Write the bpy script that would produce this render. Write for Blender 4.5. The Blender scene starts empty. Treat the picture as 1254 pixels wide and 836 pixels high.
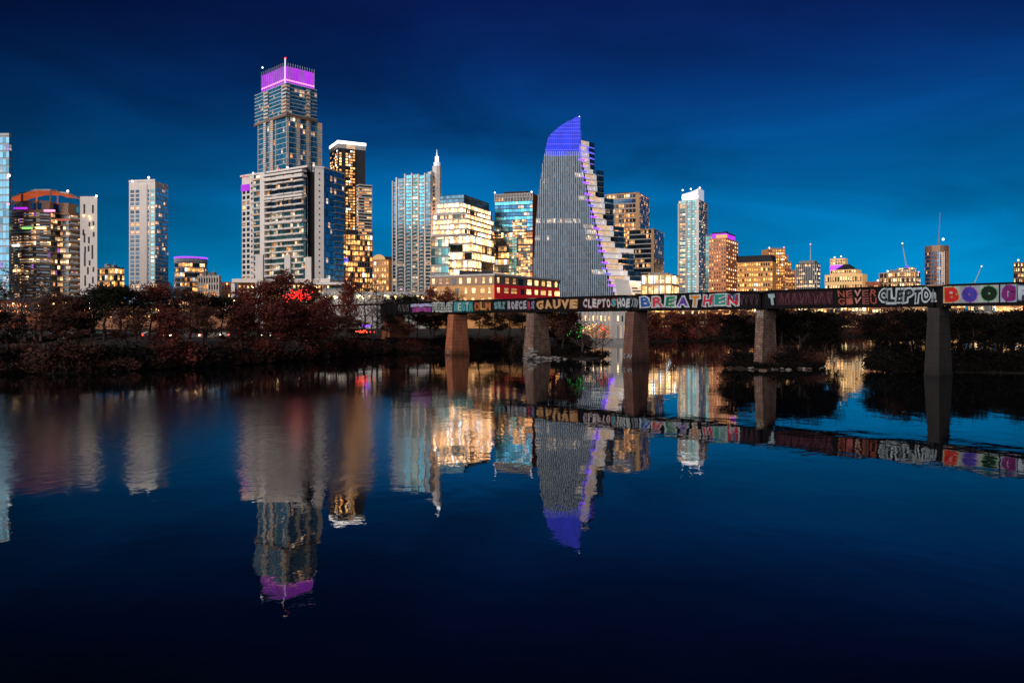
import bpy, math, random
from mathutils import Vector, Matrix
random.seed(7)
S = bpy.context.scene
C = S.collection
F, HOR, CX, CAMZ = 975.0, 397.0, 627.0, 7.0     # focal in photo pixels, horizon row, centre column, camera height

def X(px, d): return (px - CX) / F * d
def Z(py, d): return CAMZ - (py - HOR) / F * d

# ------------------------------------------------------------------ materials
def newmat(name):
    m = bpy.data.materials.new(name); m.use_nodes = True
    nt = m.node_tree; b = nt.nodes['Principled BSDF']
    m.cycles.emission_sampling = 'NONE'
    return m, nt, b
def N(nt, t, **kw):
    n = nt.nodes.new(t)
    for k, v in kw.items(): setattr(n, k, v)
    return n
def math_(nt, op, a, b=None, clamp=False):
    n = N(nt, 'ShaderNodeMath', operation=op, use_clamp=clamp)
    for i, v in enumerate((a, b)):
        if v is None: continue
        if isinstance(v, (int, float)): n.inputs[i].default_value = v
        else: nt.links.new(v, n.inputs[i])
    return n.outputs[0]
def mixc(nt, f, a, b, bt='MIX'):
    n = N(nt, 'ShaderNodeMix', data_type='RGBA', blend_type=bt)
    for i, v in ((0, f), (6, a), (7, b)):
        if isinstance(v, (int, float)): n.inputs[i].default_value = v
        elif isinstance(v, tuple): n.inputs[i].default_value = (*v[:3], 1)
        else: nt.links.new(v, n.inputs[i])
    return n.outputs[2]
def surf(name, col, rough=.8, var=.25, scale=.35, metal=0., streak=True, bump=0., emis=None, es=0.):
    """weathered plain surface: blotches at two scales plus soft vertical staining"""
    m, nt, b = newmat(name)
    tc = N(nt, 'ShaderNodeTexCoord')
    n1 = N(nt, 'ShaderNodeTexNoise'); n1.inputs['Scale'].default_value = scale; n1.inputs['Detail'].default_value = 6
    nt.links.new(tc.outputs['Object'], n1.inputs['Vector'])
    mp = N(nt, 'ShaderNodeMapping'); mp.inputs['Scale'].default_value = (1.6, 1.6, .12)
    nt.links.new(tc.outputs['Object'], mp.inputs[0])
    n2 = N(nt, 'ShaderNodeTexNoise'); n2.inputs['Scale'].default_value = 1.0; n2.inputs['Detail'].default_value = 5
    nt.links.new(mp.outputs[0], n2.inputs['Vector'])
    f = math_(nt, 'ADD', math_(nt, 'MULTIPLY', n1.outputs[0], .6), math_(nt, 'MULTIPLY', n2.outputs[0], .4 if streak else .0))
    f = math_(nt, 'MULTIPLY_ADD', f, 2*var*2); nt.nodes[-1].inputs[2].default_value = 1 - 2*var
    hv = N(nt, 'ShaderNodeHueSaturation'); hv.inputs['Color'].default_value = (*col, 1)
    nt.links.new(f, hv.inputs['Value']); nt.links.new(hv.outputs[0], b.inputs['Base Color'])
    b.inputs['Roughness'].default_value = rough; b.inputs['Metallic'].default_value = metal; b.inputs['Specular IOR Level'].default_value = .15
    if bump:
        bp = N(nt, 'ShaderNodeBump'); bp.inputs['Strength'].default_value = bump; bp.inputs['Distance'].default_value = .2
        n3 = N(nt, 'ShaderNodeTexNoise'); n3.inputs['Scale'].default_value = 2.5; n3.inputs['Detail'].default_value = 8
        nt.links.new(tc.outputs['Object'], n3.inputs['Vector'])
        nt.links.new(n3.outputs[0], bp.inputs['Height']); nt.links.new(bp.outputs[0], b.inputs['Normal'])
    if emis:
        b.inputs['Emission Color'].default_value = (*emis, 1); b.inputs['Emission Strength'].default_value = es
    return m
def glow(name, col, st, var=.0, sc=1.0):
    m, nt, b = newmat(name)
    b.inputs['Base Color'].default_value = (*[c*.06 for c in col], 1)
    b.inputs['Emission Color'].default_value = (*col, 1); b.inputs['Emission Strength'].default_value = st
    if var:
        tc = N(nt, 'ShaderNodeTexCoord'); n = N(nt, 'ShaderNodeTexNoise'); n.inputs['Scale'].default_value = sc; n.inputs['Detail'].default_value = 4
        nt.links.new(tc.outputs['Object'], n.inputs['Vector'])
        v = math_(nt, 'MULTIPLY_ADD', n.outputs[0], st*var*4); nt.nodes[-1].inputs[2].default_value = st*(1-2*var)
        nt.links.new(math_(nt, 'MAXIMUM', v, 0.), b.inputs['Emission Strength'])
    return m
def panes(name, glass, lit, st=1.6, a=(1, .36, .08), c=(1, .68, .34), grp=4, gw=.6, metal=.75, frame=(.05, .05, .055), fw=.10, rough=.12, odd=0.0):
    """window glazing: one unit of UV = one pane, whole number = which pane; some panes have the lights on"""
    m, nt, b = newmat(name)
    uv = N(nt, 'ShaderNodeUVMap'); sp = N(nt, 'ShaderNodeSeparateXYZ'); nt.links.new(uv.outputs[0], sp.inputs[0])
    u, v = sp.outputs[0], sp.outputs[1]
    fu, fv = math_(nt, 'FLOOR', u), math_(nt, 'FLOOR', v)
    ru, rv = math_(nt, 'FRACT', u), math_(nt, 'FRACT', v)
    def wn(x, y):
        cb = N(nt, 'ShaderNodeCombineXYZ'); nt.links.new(x, cb.inputs[0]); nt.links.new(y, cb.inputs[1])
        w = N(nt, 'ShaderNodeTexWhiteNoise', noise_dimensions='2D'); nt.links.new(cb.outputs[0], w.inputs['Vector']); return w
    p = wn(fu, fv)
    g = wn(math_(nt, 'FLOOR', math_(nt, 'DIVIDE', fu, grp)), math_(nt, 'ADD', fv, 77.))
    sg = math_(nt, 'ADD', math_(nt, 'MULTIPLY', g.outputs[0], gw), math_(nt, 'MULTIPLY', p.outputs[0], 1-gw))
    on = math_(nt, 'LESS_THAN', sg, lit)
    pc = N(nt, 'ShaderNodeSeparateColor'); nt.links.new(p.outputs['Color'], pc.inputs[0])
    # frames
    f1 = math_(nt, 'MULTIPLY', math_(nt, 'GREATER_THAN', ru, fw), math_(nt, 'GREATER_THAN', rv, fw*.9))
    # inside of a lit room: brighter near the ceiling, uneven furniture and blinds
    cb2 = N(nt, 'ShaderNodeCombineXYZ'); nt.links.new(math_(nt, 'MULTIPLY', u, 2.3), cb2.inputs[0]); nt.links.new(math_(nt, 'MULTIPLY', v, 1.7), cb2.inputs[1])
    nz = N(nt, 'ShaderNodeTexNoise', noise_dimensions='2D'); nz.inputs['Scale'].default_value = 1.5; nz.inputs['Detail'].default_value = 3
    nt.links.new(cb2.outputs[0], nz.inputs['Vector'])
    room = math_(nt, 'MULTIPLY', math_(nt, 'ADD', .35, math_(nt, 'MULTIPLY', rv, .8)), math_(nt, 'ADD', .3, math_(nt, 'MULTIPLY', nz.outputs[0], 1.3)))
    lev = math_(nt, 'MULTIPLY', math_(nt, 'ADD', .25, math_(nt, 'POWER', pc.outputs[1], 1.6)), room)
    blind = math_(nt, 'ADD', .3, math_(nt, 'MULTIPLY', math_(nt, 'LESS_THAN', rv, math_(nt, 'ADD', .35, pc.outputs[0])), .75))
    lev = math_(nt, 'MULTIPLY', lev, blind)
    e = math_(nt, 'MULTIPLY', math_(nt, 'MULTIPLY', lev, on), math_(nt, 'MULTIPLY', f1, st*1.5))
    ec = mixc(nt, pc.outputs[2], a, c)
    ec = mixc(nt, math_(nt, 'GREATER_THAN', pc.outputs[0], .9), ec, (.75, .9, 1.))
    if odd:
        ec = mixc(nt, math_(nt, 'LESS_THAN', pc.outputs[0], odd), ec, (.65, .15, 1.))
    nt.links.new(ec, b.inputs['Emission Color']); nt.links.new(e, b.inputs['Emission Strength'])
    tint = N(nt, 'ShaderNodeHueSaturation'); tint.inputs['Color'].default_value = (*glass, 1)
    nt.links.new(math_(nt, 'ADD', .5, pc.outputs[0]), tint.inputs['Value'])
    nt.links.new(mixc(nt, f1, frame, tint.outputs[0]), b.inputs['Base Color'])
    b.inputs['Metallic'].default_value = metal
    nt.links.new(math_(nt, 'ADD', rough, math_(nt, 'MULTIPLY', pc.outputs[1], .12)), b.inputs['Roughness'])
    return m

M = dict(
    white=surf('white_concrete', (.76, .70, .66), .8, .10),
    pale=surf('pale_concrete', (.50, .48, .46), .8, .15),
    cool=surf('cool_painted_slab', (.46, .50, .53), .7, .12),
    grey=surf('grey_concrete', (.26, .25, .25), .8, .2),
    dark=surf('dark_cladding', (.045, .045, .055), .5, .2),
    brown=surf('brown_stone', (.36, .17, .10), .85, .2),
    tan=surf('tan_stone', (.55, .34, .19), .85, .15),
    amber=surf('amber_lit_stone', (.62, .33, .13), .85, .15, emis=(1, .38, .1), es=.10),  # orange street glow put into the stone colour and emission
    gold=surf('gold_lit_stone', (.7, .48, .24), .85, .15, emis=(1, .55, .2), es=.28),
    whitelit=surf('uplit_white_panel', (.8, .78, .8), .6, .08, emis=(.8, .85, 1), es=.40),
    brick=surf('orange_brick_glow', (.60, .26, .14), .85, .15, emis=(1, .32, .12), es=.06),  # brick with warm light put in as a faint emission
    red=surf('red_cladding_glow', (.60, .02, .03), .6, .12, emis=(1, .02, .04), es=.13),  # cladding brightened by an emission of its own, no lamp behind it
    redbrick=surf('reddish_brick', (.34, .11, .06), .85, .2),
    bronze=surf('bronze_metal', (.30, .19, .13), .4, .2, metal=.3),
    roof=surf('dark_roof', (.03, .03, .04), .7, .2),
    balc=surf('balcony_pale', (.62, .62, .62), .7, .1),
    balclit=surf('balcony_warm_lit', (.60, .45, .34), .7, .2, emis=(1, .5, .25), es=.10),
    finb=surf('blue_lit_fin', (.03, .03, .12), .5, .1, emis=(.05, .07, 1.), es=.6),
    finw=surf('white_metal_fin', (.34, .40, .46), .35, .06, metal=.3),
    terr=surf('terrace_white_glow', (.78, .78, .80), .6, .08, emis=(1, .85, .76), es=.27),  # white surface; terrace lighting put in as a soft warm emission
    g_blue=panes('glass_blue', (.08, .46, .68), .22, 1.5, grp=3, gw=.5, c=(1, .82, .6)),
    g_teal=panes('glass_teal', (.10, .30, .32), .38, 1.3, grp=2, c=(1, .85, .6)),
    g_cyan=panes('glass_cyan', (.085, .22, .31), .22, 1.0, grp=6, gw=.7, c=(1, .75, .65), odd=.06),
    g_dark=panes('glass_dark', (.035, .07, .11), .28, 1.6, grp=3),
    g_darkb=panes('glass_dark_blue', (.03, .14, .28), .22, 1.6, grp=2),
    g_warm=panes('glass_warm', (.05, .06, .06), .52, 2.2, grp=3, a=(1, .30, .06), c=(1, .58, .22)),
    g_gold=panes('glass_gold', (.05, .05, .05), .66, 3.4, grp=2, a=(1, .30, .05), c=(1, .55, .18)),
    g_office=panes('glass_office', (.06, .07, .06), .76, 5.4, grp=16, gw=.85, fw=.05, a=(1, .40, .13), c=(1, .60, .30)),
    g_sail=panes('glass_sail', (.035, .065, .10), .12, 1.0, grp=14, gw=.95, a=(1, .6, .35), c=(1, .8, .6), rough=.25),
    g_sailw=panes('glass_sail_dark', (.06, .14, .20), .05, .8, grp=9, gw=.9),
    g_condo=panes('glass_condo', (.09, .13, .14), .44, 2.0, grp=3, gw=.5, a=(1, .4, .15), odd=.03),
    g_hot=panes('glass_hot', (.05, .05, .05), .86, 3.4, grp=3, a=(1, .42, .12), c=(1, .70, .34)),
    g_dots=panes('glass_dots', (.05, .05, .05), .66, 3.0, grp=1, gw=0., a=(1, .40, .10), c=(1, .72, .36), fw=.28),
    e_purple=glow('purple_light', (.50, .03, .80), 1.15, .35, .12),
    e_violet=glow('violet_light', (.15, .02, 1.), 5.0),
    e_blue=glow('blue_light', (.012, .05, 1.), .8, .5, .15),
    e_bluel=glow('pale_blue_light', (.16, .14, 1.), 1.1),
    e_white=glow('white_light', (1, .93, .88), 3.0),
    e_pink=glow('pink_light', (1, .3, .55), 2.0),
    e_warm=glow('warm_light', (1, .55, .2), 4.0),
    e_soft=glow('soft_warm_light', (1, .66, .42), .7, .3, .25),
    e_orange=glow('orange_red_light', (1, .17, .06), .42, .25, .15),
    e_lamp=glow('street_light', (1, .68, .32), 14.0),
    e_red=glow('red_light', (1, .02, .015), 2.6),
    e_green=glow('green_light', (.03, .8, .08), 1.6),
    e_green2=glow('green_sign_light', (.35, .9, .2), 1.2),
    e_tail=glow('tail_light_red', (1, .04, .02), 9.0),
    e_head=glow('head_light_white', (1, .82, .55), 12.0),
)

# ------------------------------------------------------------------ mesh tools
class MB:
    def __init__(s): s.v, s.f, s.m, s.uv = [], [], [], []
    def quad(s, a, b, c, d, u0=0., v0=0., u1=1., v1=1., m=0):
        i = len(s.v); s.v += [tuple(a), tuple(b), tuple(c), tuple(d)]
        s.f.append((i, i+1, i+2, i+3)); s.m.append(m); s.uv += [(u0, v0), (u1, v0), (u1, v1), (u0, v1)]
    def poly(s, pts, m=0):
        i = len(s.v); s.v += [tuple(p) for p in pts]; s.f.append(tuple(range(i, i+len(pts)))); s.m.append(m); s.uv += [(p[0], p[1]) for p in pts]
    def prism(s, pts, z0, z1, m=0):
        n = len(pts); i = len(s.v)
        s.v += [(p[0], p[1], z0) for p in pts] + [(p[0], p[1], z1) for p in pts]
        for k in range(n):
            j = (k+1) % n; s.f.append((i+k, i+j, i+n+j, i+n+k)); s.m.append(m); s.uv += [(k, z0), (k+1, z0), (k+1, z1), (k, z1)]
        s.f.append(tuple(i+n+k for k in range(n))); s.m.append(m); s.uv += [(0, 0)]*n
        s.f.append(tuple(i+n-1-k for k in range(n))); s.m.append(m); s.uv += [(0, 0)]*n
    def box(s, x0, x1, y0, y1, z0, z1, m=0): s.prism([(x0, y0), (x1, y0), (x1, y1), (x0, y1)], z0, z1, m)
    def bar(s, p, q, w, h=None, m=0):
        """box between two 3-D points"""
        h = h or w; p, q = Vector(p), Vector(q); d = (q-p).normalized()
        a = d.cross(Vector((0, 0, 1)));  a = a.normalized() if a.length > 1e-3 else Vector((1, 0, 0)); b = a.cross(d)
        i = len(s.v)
        for e in (p, q):
            for (k, l) in ((-1, -1), (1, -1), (1, 1), (-1, 1)): s.v.append(tuple(e + a*k*w/2 + b*l*h/2))
        for f in ((0, 1, 2, 3), (7, 6, 5, 4), (0, 4, 5, 1), (1, 5, 6, 2), (2, 6, 7, 3), (3, 7, 4, 0)):
            s.f.append(tuple(i+k for k in f)); s.m.append(m); s.uv += [(0, 0), (1, 0), (1, 1), (0, 1)]
    def tube(s, p, q, r0, r1, n=6, m=0):
        p, q = Vector(p), Vector(q); d = (q-p).normalized()
        a = d.cross(Vector((.3, .1, 1)) if abs(d.z) < .95 else Vector((1, 0, 0))).normalized(); b = a.cross(d)
        i = len(s.v)
        for e, r in ((p, r0), (q, r1)):
            for k in range(n):
                t = 2*math.pi*k/n; s.v.append(tuple(e + a*math.cos(t)*r + b*math.sin(t)*r))
        for k in range(n):
            j = (k+1) % n; s.f.append((i+k, i+j, i+n+j, i+n+k)); s.m.append(m); s.uv += [(0, 0), (1, 0), (1, 1), (0, 1)]
    def ball(s, c, r, m=0, sq=1.0):
        i = len(s.v); R, K = 4, 6
        for a in range(R+1):
            th = math.pi*a/R
            for k in range(K):
                ph = 2*math.pi*k/K; s.v.append((c[0]+r*math.sin(th)*math.cos(ph), c[1]+r*math.sin(th)*math.sin(ph), c[2]+r*sq*math.cos(th)))
        for a in range(R):
            for k in range(K):
                j = (k+1) % K; s.f.append((i+a*K+k, i+a*K+j, i+(a+1)*K+j, i+(a+1)*K+k)); s.m.append(m); s.uv += [(0, 0)]*4
    def mesh(s, name, mats):
        me = bpy.data.meshes.new(name); me.from_pydata(s.v, [], s.f)
        for mt in (mats if isinstance(mats, (list, tuple)) else [mats]): me.materials.append(mt)
        me.polygons.foreach_set('material_index', s.m)
        l = me.uv_layers.new(name='UVMap'); l.data.foreach_set('uv', [c for p in s.uv for c in p])
        me.update(); return me
    def build(s, name, mats, parent=None, loc=None):
        o = bpy.data.objects.new(name, s.mesh(name, mats)); C.objects.link(o)
        if parent: o.parent = parent
        if loc: o.location = loc
        return o
def tag(o, label=None, cat=None, group=None, kind=None):
    if label: o['label'] = label
    if cat: o['category'] = cat
    if group: o['group'] = group
    if kind: o['kind'] = kind
    return o
def empty(name, loc, label, cat, group=None, rz=0.):
    o = bpy.data.objects.new(name, None); C.objects.link(o); o.location = loc; o.rotation_euler.z = rz
    o.empty_display_size = .5
    return tag(o, label, cat, group)
def copy_tree(o, parent=None):
    c = o.copy(); C.objects.link(c); c.parent = parent
    for k in o.children: copy_tree(k, c)
    return c

# ------------------------------------------------------------------ buildings
GZ = 5.0      # street level above the water
class Bld:
    """a building standing at (px, d): outlines are lists of world points relative to its base"""
    def __init__(s, name, label, px, d, cat='building', gz=GZ):
        s.d = d; s.o = Vector((X(px, d), d, gz)); s.root = empty(name, s.o, label, cat); s.nw = 0; s.seed = random.randint(0, 900)*7; s.gz = gz
    def z(s, py, d=None): return Z(py, d or s.d) - s.gz
    def pt(s, px, d): return (X(px, d)-s.o.x, d-s.o.y)
    def out(s, *pts): return [s.pt(*p) for p in pts]
    def rect(s, xl, xc, xr, d, th):
        """corner (xc,d) with the left wall seen from xl and the right wall to xr; th = turn of the plan in degrees"""
        th = max(th, math.degrees(math.atan((xr-CX)/F))+14)      # the right wall must turn away from the viewer
        th = math.radians(th); cx = X(xc, d); co, si = math.cos(th), math.sin(th)
        def L(ux, uy, px):
            t = (px-CX)/F; return (t*d-cx)/(ux-t*uy)
        a = L(-co, si, xl); b = L(si, co, xr)
        P = Vector((cx-s.o.x, d-s.o.y)); A = Vector((-co, si))*a; B = Vector((si, co))*b
        return [tuple(P+A), tuple(P), tuple(P+B), tuple(P+A+B)]
    def grow(s, pts, k):
        if not k: return pts
        n = len(pts); ar = sum(pts[i][0]*pts[(i+1) % n][1]-pts[(i+1) % n][0]*pts[i][1] for i in range(n)); sg = 1 if ar > 0 else -1
        res = []
        for i in range(n):
            a, b, c = Vector(pts[i-1]), Vector(pts[i]), Vector(pts[(i+1) % n])
            e1, e2 = (b-a).normalized(), (c-b).normalized()
            n1, n2 = Vector((e1.y, -e1.x))*sg, Vector((e2.y, -e2.x))*sg
            v = n1+n2; v = v/max(v.dot(n1), .35); res.append(tuple(b+v*k))
        return res
    def bands(s, pts, z0, z1, n, wm, sm, pane=1.6, sh=.9, o=.25, front=None, name='window_band'):
        """storeys: a ring of glazing and a floor slab for each"""
        fh = (z1-z0)/n; u = s.seed; segs = range(len(pts))
        ps = s.grow(pts, o)
        for k in range(n):
            zf = z0+fh*k; mb = MB(); uu = u
            for i in segs:
                a, b = pts[i], pts[(i+1) % len(pts)]; Ls = math.hypot(b[0]-a[0], b[1]-a[1]); c = max(1, round(Ls/pane))
                mb.quad((*a, zf+sh), (*b, zf+sh), (*b, zf+fh), (*a, zf+fh), uu, s.seed+k+.001, uu+c, s.seed+k+.999); uu += c
            mb.build(name, M[wm] if isinstance(wm, str) else M[wm[k % len(wm)]], s.root)
            mb = MB(); mb.prism(ps, zf, zf+sh); mb.build('floor_slab', M[sm], s.root)
        mb = MB(); mb.prism(ps, z1, z1+sh*.8); mb.build('roof', M[sm], s.root)
    def body(s, pts, z0, z1, mt, name='wall', o=0.):
        mb = MB(); mb.prism(s.grow(pts, o), z0, z1); return mb.build(name, M[mt], s.root)
    def nrm(s, a, b):
        a, b = Vector(a), Vector(b); e = (b-a).normalized(); n = Vector((e.y, -e.x))
        w = Vector((s.o.x, s.o.y))+(a+b)/2
        return n if n.dot(w) < 0 else -n
    def punched(s, a, b, z0, z1, nc, nr, mt, ww=.6, wh=.6, pr=.06, sub=1, name='window', jit=0.):
        """separate windows cut in a wall from a to b; past 100 in one building the rest is one part"""
        n = s.nrm(a, b); A, B_ = Vector(a)+n*pr, Vector(b)+n*pr; cells = []
        for r in range(nr):
            for c in range(nc):
                jw = ww*(1+random.uniform(-jit, jit)) if jit else ww; jo = random.uniform(-jit, jit)*.25 if jit else 0; f0 = (c+.5+jo-jw/2)/nc; f1 = (c+.5+jo+jw/2)/nc; fh = (z1-z0)/nr; zz = z0+fh*(r+.5-wh/2)
                cells.append((A.lerp(B_, f0), A.lerp(B_, f1), zz, zz+fh*wh, c, r))
        cells.sort(key=lambda q: -q[5]); rest = MB()
        for p, q, za, zb, c, r in cells:
            t = MB() if s.nw < 100 else rest
            t.quad((*p, za), (*q, za), (*q, zb), (*p, zb), s.seed+c*sub, s.seed+r+.0, s.seed+(c+1)*sub-.001, s.seed+r+.999)
            if s.nw < 100: t.build(name, M[mt], s.root); s.nw += 1
        if rest.f: tag(rest.build(name, M[mt], s.root), kind='stuff')
    def fins(s, a, b, z0, z1, n, w, dep, mt, name='fin', ends=True):
        nn = s.nrm(a, b); A, B_ = Vector(a), Vector(b); e = (B_-A).normalized()
        for k in range(n):
            f = k/(n-1) if ends else (k+.5)/n
            p = A.lerp(B_, f); q0, q1 = p-e*w/2, p+e*w/2; mb = MB()
            mb.prism([tuple(q0+nn*.02), tuple(q1+nn*.02), tuple(q1+nn*dep), tuple(q0+nn*dep)], z0, z1); mb.build(name, M[mt], s.root)
    def stack(s, a, b, f0, f1, z0, z1, n, dep, mt, h=.95, name='balcony', lit=None, off=0.):
        """one balcony per storey on the wall a-b between fractions f0 and f1"""
        nn = s.nrm(a, b); A, B_ = Vector(a).lerp(Vector(b), f0), Vector(a).lerp(Vector(b), f1); fh = (z1-z0)/n
        for k in range(n):
            z = z0+fh*k+off; mb = MB()
            P = [tuple(A+nn*.03), tuple(B_+nn*.03), tuple(B_+nn*dep), tuple(A+nn*dep)]
            mb.prism(P, z, z+.25)
            Q = [tuple(A+nn*(dep-.12)), tuple(B_+nn*(dep-.12)), tuple(B_+nn*dep), tuple(A+nn*dep)]
            mb.prism(Q, z+.26, z+h)
            o = mb.build(name, M[mt if lit is None or random.random() > lit[1] else lit[0]], s.root)
    def panel(s, a, b, f0, f1, z0, z1, dep, mt, name='wall_panel'):
        nn = s.nrm(a, b); A, B_ = Vector(a).lerp(Vector(b), f0), Vector(a).lerp(Vector(b), f1)
        mb = MB(); mb.prism([tuple(A-nn*.5), tuple(B_-nn*.5), tuple(B_+nn*dep), tuple(A+nn*dep)], z0, z1); return mb.build(name, M[mt], s.root)
    def light(s, px, py, r=.9, mt='e_white', dd=0.): 
        d = s.d+dd; mb = MB(); mb.ball((X(px, d)-s.o.x, d-s.o.y, Z(py, d)-s.gz), r); return mb.build('roof_light', M[mt], s.root)
    def slab(s, pts, z0, z1, mt, name): mb = MB(); mb.prism(pts, z0, z1); return mb.build(name, M[mt], s.root)
def plant(b, pts, z, n=3, mt='grey'):
    c = sum((Vector(p) for p in pts), Vector((0, 0)))/len(pts); w = (Vector(pts[1])-Vector(pts[0])); u = w.normalized(); v = Vector((-u.y, u.x)); L = w.length
    for k in range(n):
        q = c+u*L*(.6*(k+.5)/n-.3); a_ = L*random.uniform(.05, .10); d_ = random.uniform(1.5, 3); h = random.uniform(1.6, 4.2)
        mb = MB(); mb.prism([tuple(q-u*a_-v*d_), tuple(q+u*a_-v*d_), tuple(q+u*a_+v*d_), tuple(q-u*a_+v*d_)], z, z+h); mb.build('roof_plant', M[mt], b.root)
        if k % 2 == 0: mb = MB(); mb.tube((*q, z+h), (*q, z+h+random.uniform(2, 5)), .18, .08, 4); mb.build('roof_aerial', M['grey'], b.root)
def circ(cx, cy, rx, ry, n, a0=0, a1=360):
    return [(cx+rx*math.cos(math.radians(a0+(a1-a0)*k/n)), cy+ry*math.sin(math.radians(a0+(a1-a0)*k/n))) for k in range(n)]
# ---- 1 glass tower cut by the left edge of the photo
b = Bld('glass_tower', 'cyan glass office tower at the extreme left, rising past the curved condo', 0, 430)
R = b.rect(-62, 11, 14, 430, 4)
b.bands(R, 0, b.z(168), 26, 'g_cyan', 'cool', 1.8, .6, .12)
b.slab(R, b.z(168)+.8, b.z(163), 'cool', 'parapet'); b.light(11, 215, .8); b.light(10, 250, .8, 'e_pink')
# ---- 2 curved condo
b = Bld('curved_condo', 'wide curved brown balcony condo with a red lit ring roof at far left', 55, 450)
arc = b.out((12, 452), (26, 446), (44, 444), (62, 447), (70, 452)); arc2 = b.out((70, 454), (84, 454), (98, 462)); back = b.out((98, 485), (12, 485))
zt = b.z(262)
b.bands(arc+arc2+back, 0, zt, 20, 'g_condo', 'bronze', 1.7, 1.0, .9)
for i, q in enumerate(((arc[0], arc[1]), (arc[1], arc[2]), (arc[2], arc[3]))):
    b.stack(*q, .05, .95, 1.5, zt+1.5, 20, 1.9, 'cool', .9)
b.stack(arc2[1], arc2[2], .0, 1., 1.2, zt+1.2, 20, 1.2, 'balc', 1.3)
b.body(arc+arc2+back, zt+.8, b.z(247), 'bronze', 'penthouse_wall', -1.)
b.punched(arc[0], arc[2], zt+1.5, b.z(249), 4, 1, 'g_darkb', .62, .8, .1); b.punched(arc[2], arc[4], zt+1.5, b.z(249), 3, 1, 'g_darkb', .62, .8, .1)
b.punched(arc2[0], arc2[2], zt+1.5, b.z(249), 4, 1, 'g_blue', .62, .8, .1)
ring = arc+arc2
for i in range(len(ring)-1):
    zz = [b.z(y) for y in (243, 239, 235.5, 234.5, 234, 234.5, 236, 240)]
    a, c = ring[i], ring[i+1]; mb = MB(); z0, z1 = zz[i], zz[i+1]
    inn = [(a[0]*1.0, a[1]+9), (c[0], c[1]+9)]
    mb.poly([(*a, z0), (*c, z1), (*inn[1], z1-1.2), (*inn[0], z0-1.2)]); mb.poly([(*a, z0+.8), (*c, z1+.8), (*inn[1], z1-.4), (*inn[0], z0-.4)], 1)
    mb.quad((*a, z0), (*c, z1), (*c, z1+.8), (*a, z0+.8), m=1)
    mb.build('ring_roof', [M['e_orange'], M['balc']], b.root)
    if i < 5: b.panel(a, c, .0, .1, b.z(249), min(z0, z1), .1, 'e_orange' if i % 2 == 0 else 'bronze', 'roof_column')
for (x0, x1, y, mt) in ((17, 33, 257, 'e_purple'), (54, 67, 260, 'e_pink'), (27, 40, 281, 'e_green2'), (43, 56, 281, 'e_warm'), (69, 86, 271, 'e_orange'), (16, 24, 332, 'e_warm'), (15, 23, 302, 'e_white')):
    P = b.pt(x0, 443.5), b.pt(x1, 443.5); b.panel(*P, 0, 1, b.z(y)-.5, b.z(y)+.5, .3, mt, 'balcony_light')
b.body(b.out((98, 452), (119, 452), (118, 474), (98, 474)), 0, b.z(240.5, 452), 'white', 'stair_tower_wall')
P = b.pt(98, 452), b.pt(119, 452)
for (fx, y0, y1) in ((.25, 250, 262), (.75, 251, 261), (.2, 281, 288), (.55, 272, 277), (.78, 271, 276), (.8, 284, 290), (.52, 290, 298), (.3, 302, 309), (.72, 300, 317), (.5, 301, 308), (.28, 309, 326), (.56, 319, 325), (.46, 327, 336), (.78, 327, 333), (.3, 337, 350), (.75, 339, 347), (.55, 347, 352), (.26, 286, 297)):
    b.panel(*P, fx-.05, fx+.05, b.z(y1, 452), b.z(y0, 452), .08, 'dark', 'slot_window')
for (fx, y) in ((.22, 264), (.53, 265), (.6, 268), (.7, 279)): b.light(98+21*fx, y, .55, 'e_warm', 1.5)
b.light(83, 234, .7); b.light(118, 240, .7)
# ---- 3 small orange-lit block
b = Bld('office_block', 'low dark block with amber lit windows right of the white stair tower', 136, 620)
R = b.rect(120, 141, 152, 620, 25); b.body(R, 0, b.z(327), 'roof'); b.bands(R, 0, b.z(329), 9, 'g_gold', 'bronze', 2.0, 1.0, .1); plant(b, R, b.z(327), 3)
# ---- 4 slim white tower
b = Bld('slim_white_tower', 'slim white slab tower with a blue glass side standing alone on the left', 180, 560)
R = b.rect(158, 190, 206, 560, 12)
zt = b.z(222)
b.body(R, 0, zt, 'white', 'wall'); P = R[0], R[1]; Q = R[1], R[2]
b.punched(*P, 8, b.z(234), 1, 30, 'g_dark', .0, .6)
def strip(b, a, c, f0, f1, z0, z1, n, mt, pane=1.6, name='window', pr=.08):
    A, B_ = tuple(Vector(a).lerp(Vector(c), f0)), tuple(Vector(a).lerp(Vector(c), f1))
    L = (Vector(A)-Vector(B_)).length; b.punched(A, B_, z0, z1, max(1, round(L/pane)), n, mt, .96, .72, pr, name=name)
b.nw = 0
for f0, f1, mt in ((.05, .2, 'g_dark'), (.25, .4, 'g_dark'), (.72, .77, 'g_dark'), (.82, .97, 'g_teal')): strip(b, *P, f0, f1, 4, b.z(231), 32, mt, 2.4)
b.panel(*P, .42, .70, 4, zt-2, .5, 'white', 'pilaster'); b.panel(*P, .0, 1., zt, b.z(219.5), .3, 'white', 'parapet')
for k in range(32):
    z = 4+(b.z(229)-4)/32*k; mb = MB(); n_ = b.nrm(*Q); A, B_ = Vector(R[1])+n_*.1, Vector(R[2])+n_*.1
    mb.quad((*A, z+.4), (*B_, z+.4), (*B_, z+2.6), (*A, z+2.6), b.seed, b.seed+k, b.seed+8, b.seed+k+.999); mb.build('window_band', M['g_darkb'], b.root)
b.light(162, 222, .8); b.light(182, 217.5, .9)
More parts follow.
